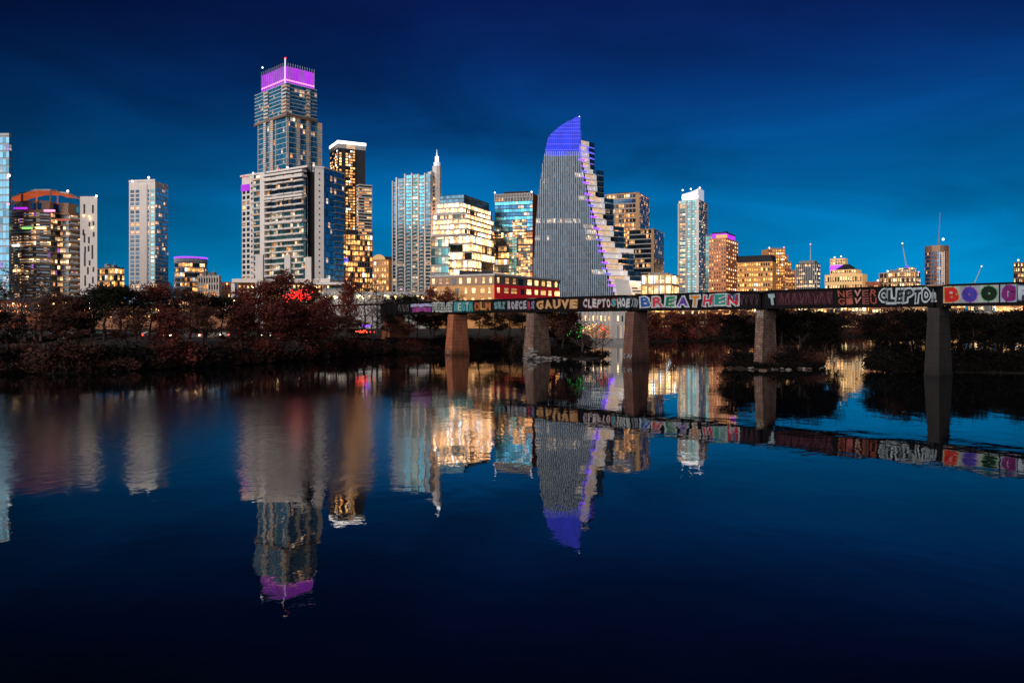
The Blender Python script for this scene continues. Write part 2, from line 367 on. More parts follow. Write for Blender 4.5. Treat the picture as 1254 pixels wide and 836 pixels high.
# ---- 5 round blue-rimmed block
b = Bld('round_apartment_block', 'short round apartment block with a violet lit roof rim', 226, 600)
c = circ(0, 12, X(245, 600)-X(226, 600), 12, 20)
b.bands(c, 0, b.z(322), 13, 'g_warm', 'cool', 1.8, .7, .3); b.slab(circ(0, 12, 12, 12.4, 24), b.z(320.5), b.z(315.5), 'cool', 'roof_rim')
mb = MB(); mb.prism(circ(0, 12, 12.2, 12.6, 24), b.z(315.5), b.z(314)); mb.build('rim_light', M['e_violet'], b.root)
# ---- 6 white finned low block
b = Bld('finned_block', 'low white office block with vertical fins beside the round block', 258, 580)
R = b.rect(243, 268, 271, 580, 6); b.body(R, 0, b.z(337.5), 'white'); strip(b, R[0], R[1], .02, .98, 2, b.z(339), 7, 'g_warm', 2.6); b.fins(R[0], R[1], 1, b.z(337), 9, .8, .6, 'white'); plant(b, R, b.z(337.5), 3)
# ---- 7 brown block
b = Bld('brown_block', 'small plain brown block between the finned block and the white canopy', 279, 600)
R = b.rect(271, 286, 290, 600, 8); b.body(R, 0, b.z(345), 'brown'); b.light(278, 347.5, .6, 'e_warm', -1); b.punched(R[0], R[1], 2, b.z(347), 4, 5, 'g_dark', .5, .5)
# ---- 9 twin-wing white condo
b = Bld('broad_condo_tower', 'broad white condo with long balcony bands and a purple lit corner', 350, 470)
zt = b.z(205.5, 470)
A = b.out((296.5, 501), (308, 496), (323, 489), (328, 488), (374.5, 470), (377, 478), (377, 505), (300, 530))
b.body(A, 0, zt-1.6, 'grey', 'core_wall', -.4)
seg = lambda x0, d0, x1, d1: (b.pt(x0, d0), b.pt(x1, d1))
nfl = 26
P = seg(296.5, 500.6, 307, 496); b.panel(*P, 0, 1, 0, zt, .15, 'white', 'wall_panel'); b.punched(*P, 6, zt-8, 2, 24, 'g_dark', .62, .62, .3)
b.panel(*P, -.05, 1.05, b.z(234.5, 500), b.z(226.5, 500), .5, 'e_purple', 'lit_panel')
P = seg(307, 496, 311.5, 494); b.panel(*P, 0, 1, 0, zt, .5, 'white', 'wall_panel'); b.punched(*P, 6, zt-3, 1, 26, 'g_dark', .4, .4, .6)
P = seg(311.5, 494, 322, 489.5); strip(b, *P, 0, 1, 4, zt, nfl, 'g_teal', 1.8, pr=.5); b.stack(*P, 0, .96, 4, zt, nfl-1, 2.2, 'pale', 1.1, lit=('balclit', .2))
P = seg(322, 489.5, 327.5, 487.5); b.panel(*P, 0, 1, 0, zt+.6, 2.4, 'white', 'wall_panel')
P = (b.pt(327.5, 487.5), b.pt(374.5, 470))
fh = (zt-3)/nfl
for k in range(nfl):
    z = 3+fh*k; nn = b.nrm(*P); a, c = Vector(P[0])+nn*.1, Vector(P[1])+nn*.1; mb = MB()
    mb.quad((*a, z), (*c, z), (*c, z+fh), (*a, z+fh), b.seed+50, b.seed+k, b.seed+68, b.seed+k+.999); mb.build('window_band', M['g_teal' if k < 19 else 'g_dark'], b.root)
b.stack(*P, .0, 1., 3, zt-1, nfl, 2.0, 'balc', 1.15)
for f in (.0, .33, .55, .8): b.stack(*P, f, min(1, f+.19), 3.15, zt-.85, nfl, 3.1, 'white', .85)
for y in (209.5, 215.5, 239, 270, 293): b.panel(*P, -.01, 1.01, b.z(y)-.7, b.z(y)+.6, 3.4, 'white', 'floor_slab')
b.slab(b.grow(b.out((296.5, 501), (374.5, 470), (377, 478), (377, 505), (300, 530)), 1.2), zt, zt+1.1, 'white', 'roof')
for k, x in enumerate((299, 310, 341, 352)): b.light(x, (216, 212, 207, 205)[k], .6, ('e_red', 'e_white')[k % 2], 25)
# wing with blue glass
P = seg(385.5, 468, 396.5, 470); A2 = b.out((385.5, 468), (396.5, 470), (421, 490), (421, 515), (385.5, 505))
b.body(A2, 0, zt-1.2, 'dark', 'core_wall', -.3); b.panel(*P, 0, 1, 0, zt, .3, 'white', 'wall_panel'); b.punched(*P, 10, zt-2, 1, 24, 'dark', .14, .3, .45, name='slot_window')
b.body(b.out((377, 480), (385.5, 480), (385.5, 500), (377, 500)), 0, zt-.5, 'dark', 'recess_wall')  # shade of the gap put into a dark wall colour
P = seg(396.5, 470, 421, 490)
for k in range(nfl):
    z = 3+fh*k; nn = b.nrm(*P); a, c = Vector(P[0])+nn*.1, Vector(P[1])+nn*.1; mb = MB()
    mb.quad((*a, z), (*c, z), (*c, z+fh), (*a, z+fh), b.seed+150, b.seed+k, b.seed+160, b.seed+k+.999); mb.build('window_band', M['g_blue'], b.root)
b.stack(*P, .45, 1.02, 3, zt-1, nfl, 1.6, 'cool', .7); b.slab(b.grow(A2, .7), zt-.4, zt+.6, 'white', 'roof')
# podium canopy
# ---- 10 stepped purple-crowned tower
b = Bld('stepped_glass_tower', 'tallest glass tower of stacked offset blocks with a purple lit crown', 350, 613)
R1 = b.rect(316.5, 352, 391.5, 613, 42); R2 = b.rect(312, 351, 388, 610, 44); R3 = b.rect(321, 349.5, 384.5, 613, 44)
z1, z2, z3 = b.z(142), b.z(102, 610), b.z(74)
b.bands(R1, 0, z1, 40, 'g_blue', 'cool', 2.2, .55, .15); 
b.bands(R2, z1+1.2, z2, 8, 'g_blue', 'cool', 2.2, .6, .15); b.body(R2, z1-.6, z1+1.2, 'bronze', 'overhang', .5)
n1 = 26; za = b.z(212)
for (w, f0, f1) in (((R1[0], R1[1]), .24, .32), ((R1[0], R1[1]), .48, .57), ((R1[1], R1[2]), .25, .34), ((R1[1], R1[2]), .55, .64), ((R1[1], R1[2]), .9, 1.04)):
    b.stack(*w, f0, f1, za, z1, n1, 1.7, 'balc', 1.25, lit=('balclit', .3))
for (w, f0, f1) in (((R2[0], R2[1]), .35, .48), ((R2[0], R2[1]), .90, 1.04), ((R2[1], R2[2]), -.04, .06), ((R2[1], R2[2]), .6, .74)):
    b.stack(*w, f0, f1, z1+2, z2, 8, 1.8, 'balc', 1.25, lit=('balclit', .5))
for w, fs in (((R1[0], R1[1]), (0, .4, .62, .98)), ((R1[1], R1[2]), (.02, .38, .7, .98))):
    for f in fs: b.panel(*w, f-.008, f+.008, 0, z1, .5, 'pale', 'corner_mullion')
for w in ((R3[0], R3[1]), (R3[1], R3[2])):
    b.panel(*w, 0, 1, z2+.8, z3-4.2, .0, 'e_purple', 'crown_screen')
    b.fins(*w, z2+.8, z3-1.5, 13, .22, .8, 'finw', 'crown_fin'); b.panel(*w, 0, 1, z2+3.2, z2+4.1, .5, 'e_pink', 'crown_light')
mb = MB(); mb.box(-.45, .45, -.45, .45, z2+.8, z3+1.2); o = mb.build('crown_mast', M['whitelit'], b.root); o.location = (R3[1][0], R3[1][1]-.6, 0)
b.body(R3, z2+.8, z2+6, 'dark', 'crown_core', -3); b.light(349.5, 71.5, .8, 'e_red'); b.light(321.5, 83, .7, 'e_white', 18)
# ---- 11 dark tower with white lit cap
b = Bld('dark_lit_tower', 'dark tower with glowing white cap and gold lit lower storeys', 430, 640)
R = b.rect(404, 414, 447.5, 640, 62); zt = b.z(181)
b.body(R, b.z(281), zt, 'dark'); b.nw = 0
P, Q = (R[0], R[1]), (R[1], R[2])
nl = 29; zl = b.z(281)
strip(b, *P, .05, .6, zl, zt-1, nl, 'g_warm', 2.2); strip(b, *P, .65, .98, zl, zt-1, nl, 'g_gold', 2.2)
strip(b, *Q, .26, .62, zl, zt-1, nl, 'g_gold', 2.0); strip(b, *Q, .04, .12, zl, zt-1, nl, 'g_gold', 2.2)
b.fins(Vector(Q[0]).lerp(Vector(Q[1]), .26), Vector(Q[0]).lerp(Vector(Q[1]), .62), zl, zt, 4, .5, .6, 'dark'); 
b.body(R, zt, b.z(175.5), 'pale', 'cap_wall', .25); b.body(R, b.z(175.3), b.z(172), 'e_white', 'cap_light', .45)
b.panel(*Q, .3, .62, zt, zt+3.2, .45, 'e_soft', 'lit_panel')
Rl = b.rect(437, 440, 455, 628, 62); zr = b.z(227, 628)
b.bands(Rl, zl-6, zr, 16, 'g_warm', 'pale', 2.2, 1.2, .5)
Rb = b.rect(404, 416, 456, 622, 62); b.bands(Rb, 0, b.z(287, 622), 17, 'g_gold', 'grey', 2.0, .8, .1); b.body(Rb, b.z(286, 622), b.z(281, 622), 'dark', 'podium_parapet', .3)
P = (Rb[1], Rb[2]); b.fins(*P, 2, b.z(287, 622), 13, .4, .5, 'bronze'); b.panel(*P, .0, .25, b.z(323), b.z(318), .7, 'e_bluel', 'lit_sign')
# ---- 12 old building with arch roof
b = Bld('arched_roof_building', 'gold floodlit building with an arched roof between two towers', 468, 900)
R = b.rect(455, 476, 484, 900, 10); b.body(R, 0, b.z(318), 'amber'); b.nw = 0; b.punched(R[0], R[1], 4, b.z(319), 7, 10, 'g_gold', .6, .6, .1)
mb = MB(); cx = b.pt(464, 900); rr = 7.5
for k in range(8):
    a0, a1 = math.pi*k/8, math.pi*(k+1)/8
    mb.poly([(cx[0]+rr*math.cos(a0), cx[1]-.2, b.z(318)+6*math.sin(a0)), (cx[0]+rr*math.cos(a1), cx[1]-.2, b.z(318)+6*math.sin(a1)), (cx[0]+rr*math.cos(a1), cx[1]+14, b.z(318)+6*math.sin(a1)), (cx[0]+rr*math.cos(a0), cx[1]+14, b.z(318)+6*math.sin(a0))])
mb.poly([(cx[0]+rr*math.cos(math.pi*k/8), cx[1]-.2, b.z(318)+6*math.sin(math.pi*k/8)) for k in range(9)], 1); mb.build('arch_roof', [M['roof'], M['gold']], b.root)
b.slab(b.rect(468, 480, 484, 901, 10), b.z(318), b.z(314), 'roof', 'roof')
# ---- 13 white tower with spire
b = Bld('spired_white_tower', 'white residential tower with vertical ribs and a bright needle spire', 512, 620)
R = b.rect(481, 527, 541, 620, 14); zt = b.z(214)
xs = (481, 486, 496.5, 505, 513, 521, 527.5); tops = (222, 218, 214, 213.5, 215, 214)
for i in range(6):
    f0, f1 = (xs[i]-481)/46.5, (xs[i+1]-481)/46.5; A_, B_ = Vector(R[0]).lerp(Vector(R[1]), f0), Vector(R[0]).lerp(Vector(R[1]), min(1, f1))
    zz = b.z(tops[i]); k = .0
    pts = [tuple(A_), tuple(B_), (B_.x+3, B_.y+22), (A_.x+3, A_.y+22)]
    b.bands(pts, 0, zz, 42, ('g_darkb', 'g_cyan', 'g_blue', 'g_teal', 'g_blue', 'g_cyan')[i], 'cool', 2.6, .8, .03)
    b.panel(A_, B_, -.09, .09, 0, zz+1.5, 1.0, 'white', 'rib')
    if i in (1, 2, 3, 4): b.stack(A_, B_, .30, .78, 1, zz, 42, 1.1, 'balc', .9)
b.nw = 0
W = b.rect(524, 528, 540.5, 622, 30); b.body(W, 0, b.z(209.5), 'white', 'wing_wall'); Q = (W[1], W[2])
strip(b, *Q, .16, .55, 2, b.z(214), 42, 'g_warm', 3.); b.stack(*Q, .15, .55, 2, b.z(214), 42, .9, 'balclit', .9)
mb = MB(); p0 = b.pt(519, 621); p1 = b.pt(534, 628)
mb.poly([(*p0, b.z(214)), (*p1, b.z(214)), (*p1, b.z(204.5)), (*p0, b.z(213.5))]); mb.poly([(p0[0], p0[1]+6, b.z(214)), (p1[0], p1[1]+6, b.z(214)), (p1[0], p1[1]+6, b.z(204.5)), (p0[0], p0[1]+6, b.z(213.5))]); mb.poly([(*p0, b.z(213.5)), (*p1, b.z(204.5)), (p1[0], p1[1]+6, b.z(204.5)), (p0[0], p0[1]+6, b.z(213.5))]); mb.build('sloped_roof', M['white'], b.root)
c0 = b.pt(535, 629)
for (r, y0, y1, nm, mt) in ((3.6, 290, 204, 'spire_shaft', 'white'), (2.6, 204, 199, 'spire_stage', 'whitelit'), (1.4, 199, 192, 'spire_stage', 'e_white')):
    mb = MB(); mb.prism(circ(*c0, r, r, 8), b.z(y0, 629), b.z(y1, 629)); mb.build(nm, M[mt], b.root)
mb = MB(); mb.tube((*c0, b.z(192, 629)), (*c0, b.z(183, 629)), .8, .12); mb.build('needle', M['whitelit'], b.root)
# ---- 14 bright office
b = Bld('bright_office_building', 'office building with brightly lit stacked floors and dark glass penthouse', 560, 600)
R = b.rect(528, 578, 606, 600, 22)
b.bands(R, 0, b.z(289), 11, 'g_office', 'pale', 1.5, 1.1, .5)
Ra = b.rect(530.5, 571, 604, 601, 22); b.bands(Ra, b.z(289)+1, b.z(262), 4, 'g_office', 'pale', 1.5, 1.1, .9)
Rb = b.rect(536, 566, 602.5, 603, 22); b.bands(Rb, b.z(262)+1, b.z(248), 2, 'g_office', 'cool', 1.5, 1.0, .5)
Rc = b.rect(539, 568, 599, 606, 22); b.bands(Rc, b.z(248)+1, b.z(237), 2, 'g_sailw', 'dark', 2.6, .4, .05)
b.stack(R[0], R[1], .0, .55, 3, b.z(289), 11, 2.2, 'cool', .8)
Rt = b.rect(528, 549, 551, 597, 10); b.bands(Rt, 0, b.z(294), 10, 'g_teal', 'cool', 2.6, 1.1, .4)
# ---- 15 blue / amber block
b = Bld('louvred_crown_building', 'blue glass block with louvred crown left of the sail tower', 632, 660)
R = b.rect(603, 652, 661, 660, 10)
zc, ze = b.z(284), b.z(246)
b.bands(R, 0, zc, 14, ('g_warm', 'g_gold', 'g_dark'), 'dark', 2.4, 1.0, .25); Rb = b.rect(606, 652, 660, 660, 10)
b.bands(Rb, zc+.8, ze, 8, ('g_darkb', 'g_blue'), 'dark', 2.6, .5, .15)
b.body(Rb, ze+.4, b.z(236), 'pale', 'crown_wall', .3); b.nw = 0; b.punched(Rb[0], Rb[1], ze+1, b.z(236.5), 24, 2, 'dark', .5, .8, .5, name='louvre')
b.punched(Rb[0], Rb[1], ze-1, b.z(239), 12, 1, 'g_warm', .5, .5, .56); b.body(Rb, b.z(236), b.z(232), 'roof', 'roof', -6)
for (f0, f1, y0, y1, mt) in ((.28, .42, 296, 276, 'g_cyan'), (.06, .24, 290, 268, 'g_cyan'), (.42, .62, 344, 290, 'g_teal')):
    P = (R[0], R[1]); A_, B_ = Vector(P[0]).lerp(Vector(P[1]), f0), Vector(P[0]).lerp(Vector(P[1]), f1)
    b.punched(tuple(A_), tuple(B_), b.z(y0), b.z(y1), 3, 6 if y0 < 300 else 14, mt, .98, .9, 1.2)
strip(b, R[0], R[1], .52, .86, b.z(292), b.z(268), 6, 'g_gold', 2.0, pr=1.1); strip(b, R[0], R[1], .66, .95, b.z(345), b.z(300), 12, 'g_gold', 2.0, pr=.9)
b.panel(R[1], R[2], 0, 1, 0, b.z(236), .3, 'redbrick', 'wall_panel')
b.light(606, 236, .7); b.light(651, 235, .7)
# ---- 16 library-like low building
b = Bld('riverside_library', 'long low tan and red building with lit square windows above the bridge', 600, 400)
P0, P1, P2 = b.pt(527, 408), b.pt(605, 392), b.pt(684, 440)
o_ = [P0, P1, P2, b.pt(684, 470), b.pt(527, 450)]
b.body(o_, 0, b.z(349.5), 'amber', 'wall'); b.body(o_, b.z(349.5), b.z(338.5), 'bronze', 'upper_wall', .25); b.body(o_, b.z(338.5), b.z(336.2), 'pale', 'roof_edge', .8)
b.nw = 0; b.punched(P0, P1, b.z(348.5), b.z(340), 9, 1, 'g_hot', .42, .9, .4, jit=.45); b.punched(P1, P2, b.z(348.5), b.z(340), 9, 1, 'g_hot', .5, .9, .4, jit=.45)
b.punched(P0, P1, b.z(361), b.z(352), 8, 1, 'g_hot', .45, .85, .12, jit=.45); b.panel(P1, P2, 0, 1, b.z(366), b.z(349), .5, 'red', 'red_wall'); b.punched(P1, P2, b.z(360), b.z(352.5), 9, 1, 'g_hot', .62, .95, .62, jit=.45)
b.punched(P0, P1, b.z(371), b.z(364), 8, 1, 'g_hot', .4, .8, .12, jit=.45)
a = b.pt(562, 410), b.pt(604, 405), b.pt(640, 425), b.pt(600, 440); mb = MB()
mb.poly([(*a[0], b.z(336)), (*a[1], b.z(336)), (*a[1], b.z(332)), (*a[0], b.z(329))]); mb.poly([(*a[1], b.z(336)), (*a[2], b.z(336)), (*a[2], b.z(334)), (*a[1], b.z(332))], 1); mb.poly([(*a[0], b.z(329)), (*a[1], b.z(332)), (*a[2], b.z(334)), (*a[3], b.z(330))])
mb.build('roof_monitor', [M['roof'], M['e_soft']], b.root)
# ---- 17 sail tower
b = Bld('sail_shaped_tower', 'sail shaped glass tower with curved ribbed front, blue crown and stepped terraces', 700, 640)
D = 640
def lerpt(t, tab):
    for (a, va), (c, vc) in zip(tab, tab[1:]):
        if t <= c: return va+(vc-va)*(t-a)/(c-a) if t > a else va
    return tab[-1][1]
XL = [(143, 690), (155, 682), (167, 671.5), (200, 664.5), (240, 659), (280, 655.5), (320, 653.8), (362, 653)]
XR = [(143, 709.5), (161, 711), (186, 709), (211, 714), (245, 720), (270, 727), (304, 735), (341, 744), (365, 752)]
XT = [(150, 728), (209.9, 728), (210, 739.5), (243, 739.5), (243.1, 751.5), (276, 751.5), (276.1, 764), (305, 764), (305.1, 776), (336, 776), (336.1, 784), (365, 796)]
ROOF = [(671, 167), (680, 159), (690, 152), (700, 147), (709.5, 143.5), (712, 143)]
nf = 33; yb, yt = 366, 150; zb, ztp = 0, b.z(170)
for k in range(nf):
    z0 = ztp*k/nf; z1 = ztp*(k+1)/nf; y0, y1 = HOR-(z0+b.gz-CAMZ)*F/D, HOR-(z1+b.gz-CAMZ)*F/D
    xl, xr, xt = lerpt(y0, XL), lerpt(y0, XR), lerpt(y0-.2, XT); xl1 = lerpt(y1, XL)
    A_, B_ = b.pt(xl, D), b.pt(xr, D-1); A1, B1 = b.pt(xl1, D), b.pt(lerpt(y1, XR), D-1)
    mb = MB(); nfx = 26
    mb.quad((*A_, z0+.5), (*B_, z0+.5), (*B1, z1), (*A1, z1), b.seed, b.seed+k, b.seed+nfx, b.seed+k+.999)
    blue = y1 < 187
    mb.build('window_band', M['e_blue' if blue else 'g_sail'], b.root)
    mb = MB(); Bk = b.pt(xr, D+34); Tk = b.pt(xt, D+46); Tf = b.pt(xt, D+16)
    mb.prism([A_, B_, (B_[0]+1.5, B_[1]+4), Tf, Tk, (A_[0]+2, A_[1]+44)], z0, z0+.5); mb.build('floor_slab', M['e_bluel' if blue else 'grey'], b.root)
    if y0 > 161:
        # the receding terrace side: a lit glazed strip, a white pier, dark window ribbon
        s0, s1 = Vector((B_[0]+1.2, B_[1]+3)), Vector(Tf); q1, q2 = s0.lerp(s1, .46), s0.lerp(s1, .60)
        low = y0 > 338; mb = MB()
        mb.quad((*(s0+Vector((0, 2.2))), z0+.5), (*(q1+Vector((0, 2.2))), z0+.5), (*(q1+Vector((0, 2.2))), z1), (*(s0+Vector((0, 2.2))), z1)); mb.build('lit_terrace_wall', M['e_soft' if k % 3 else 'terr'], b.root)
        if k % 4 != 3 or low:
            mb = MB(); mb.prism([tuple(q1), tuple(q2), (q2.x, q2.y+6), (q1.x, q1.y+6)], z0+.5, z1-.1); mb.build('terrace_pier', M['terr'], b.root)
        mb = MB(); mb.quad((*q2, z0+1.1), (*s1, z0+1.1), (*s1, z1-.25), (*q2, z1-.25), b.seed+40, b.seed+k, b.seed+48, b.seed+k+.999)
        mb.quad((*s1, z0+.5), (s1.x, s1.y+28, z0+.5), (s1.x, s1.y+28, z1), (*s1, z1), b.seed+48, b.seed+k, b.seed+56, b.seed+k+.999)
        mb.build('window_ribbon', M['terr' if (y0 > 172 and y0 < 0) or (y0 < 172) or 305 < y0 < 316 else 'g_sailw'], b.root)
        mb = MB(); mb.prism([tuple(s0.lerp(s1, .05)), (B_[0]+4.2, B_[1]-.6), tuple(s0.lerp(s1, .56)), tuple(s0.lerp(s1, .6)+Vector((0, 1)))], z0+.2, z0+.75); mb.build('terrace_edge', M['terr'], b.root)
    # violet edge lights
    if y0 > 186:
        mb = MB(); e0 = b.pt(xr-(3.2 if k % 4 else 1.), D-2.4); e1 = b.pt(xr+(5 if k % 2 else 2.5), D+2); mb.prism([e0, e1, (e1[0], e1[1]+.8), (e0[0], e0[1]+.8)], z0+.7, z0+(1.9 if k % 2 else 1.3)); mb.build('edge_light', M['e_violet' if k % 3 else 'e_bluel'], b.root)
for k in range(6):   # crown rows above the roof
    z0 = ztp+2.9*k; y0 = HOR-(z0+b.gz-CAMZ)*F/D; 
    xs_ = [x for x in [671+q for q in range(0, 41)] if lerpt(x, ROOF) < y0-.5]
    if len(xs_) < 2: continue
    a, c = b.pt(max(xs_[0], lerpt(y0, XL)), D), b.pt(710.5, D-1); c2 = c; a2 = b.pt(min(xs_[0]+5, 708), D)
    mb = MB(); mb.quad((*a, z0+.4), (*c, z0+.4), (*c, z0+2.9), (*a2, z0+2.9)); mb.build('crown_glazing', M['e_blue'], b.root)
    mb = MB(); mb.prism([a, c, (c[0], c[1]+1.2), (a[0], a[1]+1.2)], z0, z0+.42); mb.build('crown_rail', M['e_bluel'], b.root)
for k in range(40):
    x = 654+k*2.6
    if x > 751: break
    ys = [y for y in range(146, 365) if lerpt(y, XL) <= x <= lerpt(y, XR)+.3]
    if not ys: continue
    yt_ = max(min(ys), lerpt(x, ROOF)) if x > 671 else min(ys)
    p = b.pt(x, D-1.05); mb = MB(); zt_ = max(1, b.z(yt_, D)); mb.box(p[0]-.24, p[0]+.24, p[1]-1.2, p[1], 0, min(zt_, b.z(186, D))); mb.build('fin', M['finw'], b.root)
    if zt_ > b.z(186, D)+1: mb = MB(); mb.box(p[0]-.2, p[0]+.2, p[1]-1.2, p[1], b.z(186, D), zt_); mb.build('crown_fin', M['finb'], b.root)
b.body(b.out((655, D+3), (744, D+3), (780, D+45), (665, D+45)), 0, b.z(345, D), 'grey', 'podium_core')
mb = MB(); p = [b.pt(x, d) for x, d in ((757, D-2), (786, D+3), (796, D+4), (762, D-2))]
mb.poly([(*b.pt(752, D-1), b.z(341, D)), (*b.pt(770, D+2), b.z(343, D)), (*b.pt(775, D-3), b.z(366, D)), (*b.pt(757, D-6), b.z(366, D))]); mb.build('canopy_panel', M['cool'], b.root)
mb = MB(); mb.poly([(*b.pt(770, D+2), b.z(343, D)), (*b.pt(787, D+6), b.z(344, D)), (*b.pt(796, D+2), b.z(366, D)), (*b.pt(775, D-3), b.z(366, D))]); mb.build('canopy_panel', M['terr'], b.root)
b.light(709.5, 143, .5)
for k in range(6):
    y_ = 345+k*3.6; P_, Q_ = b.pt(772+k*.8, D-4.5), b.pt(786.5+k*1.7, D+1.); mb = MB(); mb.quad((*P_, b.z(y_+1.9, D)), (*Q_, b.z(y_+1.9, D)), (*Q_, b.z(y_, D)), (*P_, b.z(y_, D)), b.seed, b.seed+60+k, b.seed+9, b.seed+60.99+k); mb.build('lit_band', M['g_office'], b.root)

# ---- 18 stepped grid office behind the sail
b = Bld('grid_facade_tower', 'two step office tower with pale corner frame behind the sail tower', 780, 760)
R = b.rect(741, 783, 795, 760, 12); zt = b.z(237)
b.bands(R, 0, zt, 27, 'g_warm', 'pale', 1.9, 1.1, .25); b.panel(R[0], R[1], .9, 1.0, 0, zt+1, .6, 'tan', 'corner_frame'); b.panel(R[0], R[1], 0, 1, zt, b.z(235.5), .6, 'tan', 'roof_edge')
b.panel(R[0], R[1], .0, .9, b.z(248), b.z(243), .35, 'g_sailw', 'glass_panel'); b.fins(R[0], R[1], 2, zt, 11, .5, .35, 'tan')
Q = (R[1], R[2]); strip(b, *Q, .05, .95, 2, zt, 27, 'g_darkb', 2.4, pr=.3); b.body(R, zt, b.z(232.5), 'roof', 'roof', -9)
b2 = b; R = b.rect(768, 801, 813, 742, 12); zt = b.z(281, 742)
b.bands(R, 0, zt, 20, 'g_dark', 'pale', 1.9, 1.0, .25); b.panel(R[0], R[1], .9, 1.0, 0, zt+1, .6, 'tan', 'corner_frame'); b.panel(R[0], R[1], 0, 1, zt, b.z(280, 742), .6, 'tan', 'roof_edge')
Q = (R[1], R[2]); b.nw = 60; strip(b, *Q, .05, .95, 2, zt, 20, 'g_darkb', 2.4, pr=.3)
# ---- 19 low golden office
b = Bld('low_golden_office', 'low golden lit office right of the sail tower base', 800, 600)
R = b.rect(786, 822, 831, 600, 8); b.bands(R, 0, b.z(337), 5, 'g_hot', 'tan', 2.6, 1.2, .3); b.fins(R[0], R[1], 0, b.z(336), 6, 1.0, .6, 'tan'); plant(b, R, b.z(337)+1, 4)
# ---- 20 tall slim glass tower
b = Bld('slim_glass_tower', 'slim pale glass tower with a curved white lit top', 848, 1150)
R = b.rect(831, 856, 866, 1150, 30); zt = b.z(245)
b.bands(R, 0, zt, 50, 'g_teal', 'cool', 3.2, 1.1, .2); 
b.panel(R[0], R[1], .88, 1.0, 0, zt+2, 1.2, 'white', 'corner_pier'); b.panel(R[0], R[1], .34, .42, 0, zt, 1.0, 'pale', 'pier'); b.panel(R[0], R[1], -.03, .05, 0, zt-3, 1.0, 'pale', 'pier'); b.panel(R[0], R[1], .6, .66, 0, zt, 1.0, 'pale', 'pier')
b.nw = 0; strip(b, R[0], R[1], .06, .33, 3, zt-4, 50, 'g_warm', 4, pr=.6); b.stack(R[1], R[2], .55, 1.02, 3, zt, 50, 2.0, 'balc', 1.3)
Rt = b.rect(835, 855, 862, 1153, 30); zz = [b.z(y) for y in (236, 235, 234, 232.5, 230.5)]
P = Vector(Rt[0]), Vector(Rt[1])
for k in range(4):
    a, c = P[0].lerp(P[1], k/4), P[0].lerp(P[1], (k+1)/4); mb = MB()
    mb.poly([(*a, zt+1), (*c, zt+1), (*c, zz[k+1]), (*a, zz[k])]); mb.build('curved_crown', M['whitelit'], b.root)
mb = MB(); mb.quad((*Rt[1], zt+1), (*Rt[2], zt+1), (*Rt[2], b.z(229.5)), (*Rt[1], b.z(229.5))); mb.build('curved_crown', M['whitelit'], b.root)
b.panel(Rt[0], Rt[1], 0, 1, b.z(241), b.z(239.5), .8, 'e_white', 'crown_light')
for x, y in ((836, 233), (846, 231.5), (857, 230)): b.light(x, y, 1.3)
# ---- 21 orange brick tower
b = Bld('orange_brick_tower', 'orange brick hotel tower with purple lit top', 886, 980)
R = b.rect(868, 889, 904, 980, 28); zt = b.z(291)
plant(b, R, b.z(284), 2, 'roof'); b.body(R, 0, zt, 'brick'); b.nw = 0; b.punched(R[0], R[1], 4, zt-1, 7, 21, 'g_warm', .5, .5, .12); b.punched(R[1], R[2], 4, zt-1, 6, 21, 'g_gold', .5, .5, .12)
R2 = b.rect(872, 889, 900, 985, 28); b.body(R2, zt, b.z(285.5, 985), 'e_purple', 'lit_crown'); b.panel(R2[0], R2[1], .3, 1.1, zt, b.z(286.5), .5, 'gold', 'crown_panel'); b.body(R2, b.z(285.5, 985), b.z(284, 985), 'roof', 'roof', .5)
# ---- neighbour, slim grey
b = Bld('narrow_condo', 'narrow teal windowed condo tucked against the orange brick tower', 870, 1040)
R = b.rect(864, 872, 876, 1040, 20); b.bands(R, 0, b.z(290), 22, 'g_teal', 'pale', 3, 1.1, .2); plant(b, R, b.z(290)+1, 2)
# ---- 22 dark roofed brown
b = Bld('dark_roofed_building', 'broad brown building with black sloped roof and many gold windows', 925, 900)
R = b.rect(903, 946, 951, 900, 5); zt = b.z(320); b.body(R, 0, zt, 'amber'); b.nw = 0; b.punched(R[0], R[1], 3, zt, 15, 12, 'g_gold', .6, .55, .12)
a = [Vector(q) for q in R]; z2 = b.z(311.5); mb = MB(); up = Vector((0, 5)); 
mb.poly([(*a[0], zt), (*a[1], zt), (*(a[1]+up), z2), (*(a[0]+up+Vector((2, 0))), z2)]); mb.poly([(*a[1], zt), (*a[2], zt), (*(a[2]+up), z2), (*(a[1]+up), z2)]); mb.poly([(*(a[0]+up), z2), (*(a[1]+up), z2), (*(a[2]+up), z2), (*(a[3]+up), z2)]); mb.poly([(*a[0], zt), (*a[3], zt), (*(a[3]+up), z2), (*(a[0]+up), z2)])
mb.build('sloped_roof', M['roof'], b.root)
# ---- 23 stepped pyramidal
b = Bld('stepped_stone_tower', 'tan stone tower stepping down to the right like a staircase', 955, 1050)
for i, (x0, x1, y) in enumerate(((941, 961, 304.5), (961, 964.5, 313), (964.5, 968.5, 321), (968.5, 973, 331), (973, 977.5, 341))):
    P = b.pt(x0, 1050+i*2.), b.pt(x1, 1050+i*2.); zt = b.z(y); b.body([P[0], P[1], (P[1][0], P[1][1]+28), (P[0][0], P[0][1]+28)], 0, zt, 'amber')
    nc = max(1, round((x1-x0)/2.2)); b.punched(*P, 3, zt-1, nc, max(2, int(zt/3.9)), 'g_gold', .55, .62, .12)
    b.fins(*P, 1, zt+1.5, nc+1, .9, .7, 'brown', 'pilaster')
b.light(942, 303.5, 1.1); b.light(960, 303, 1.1, 'e_pink')
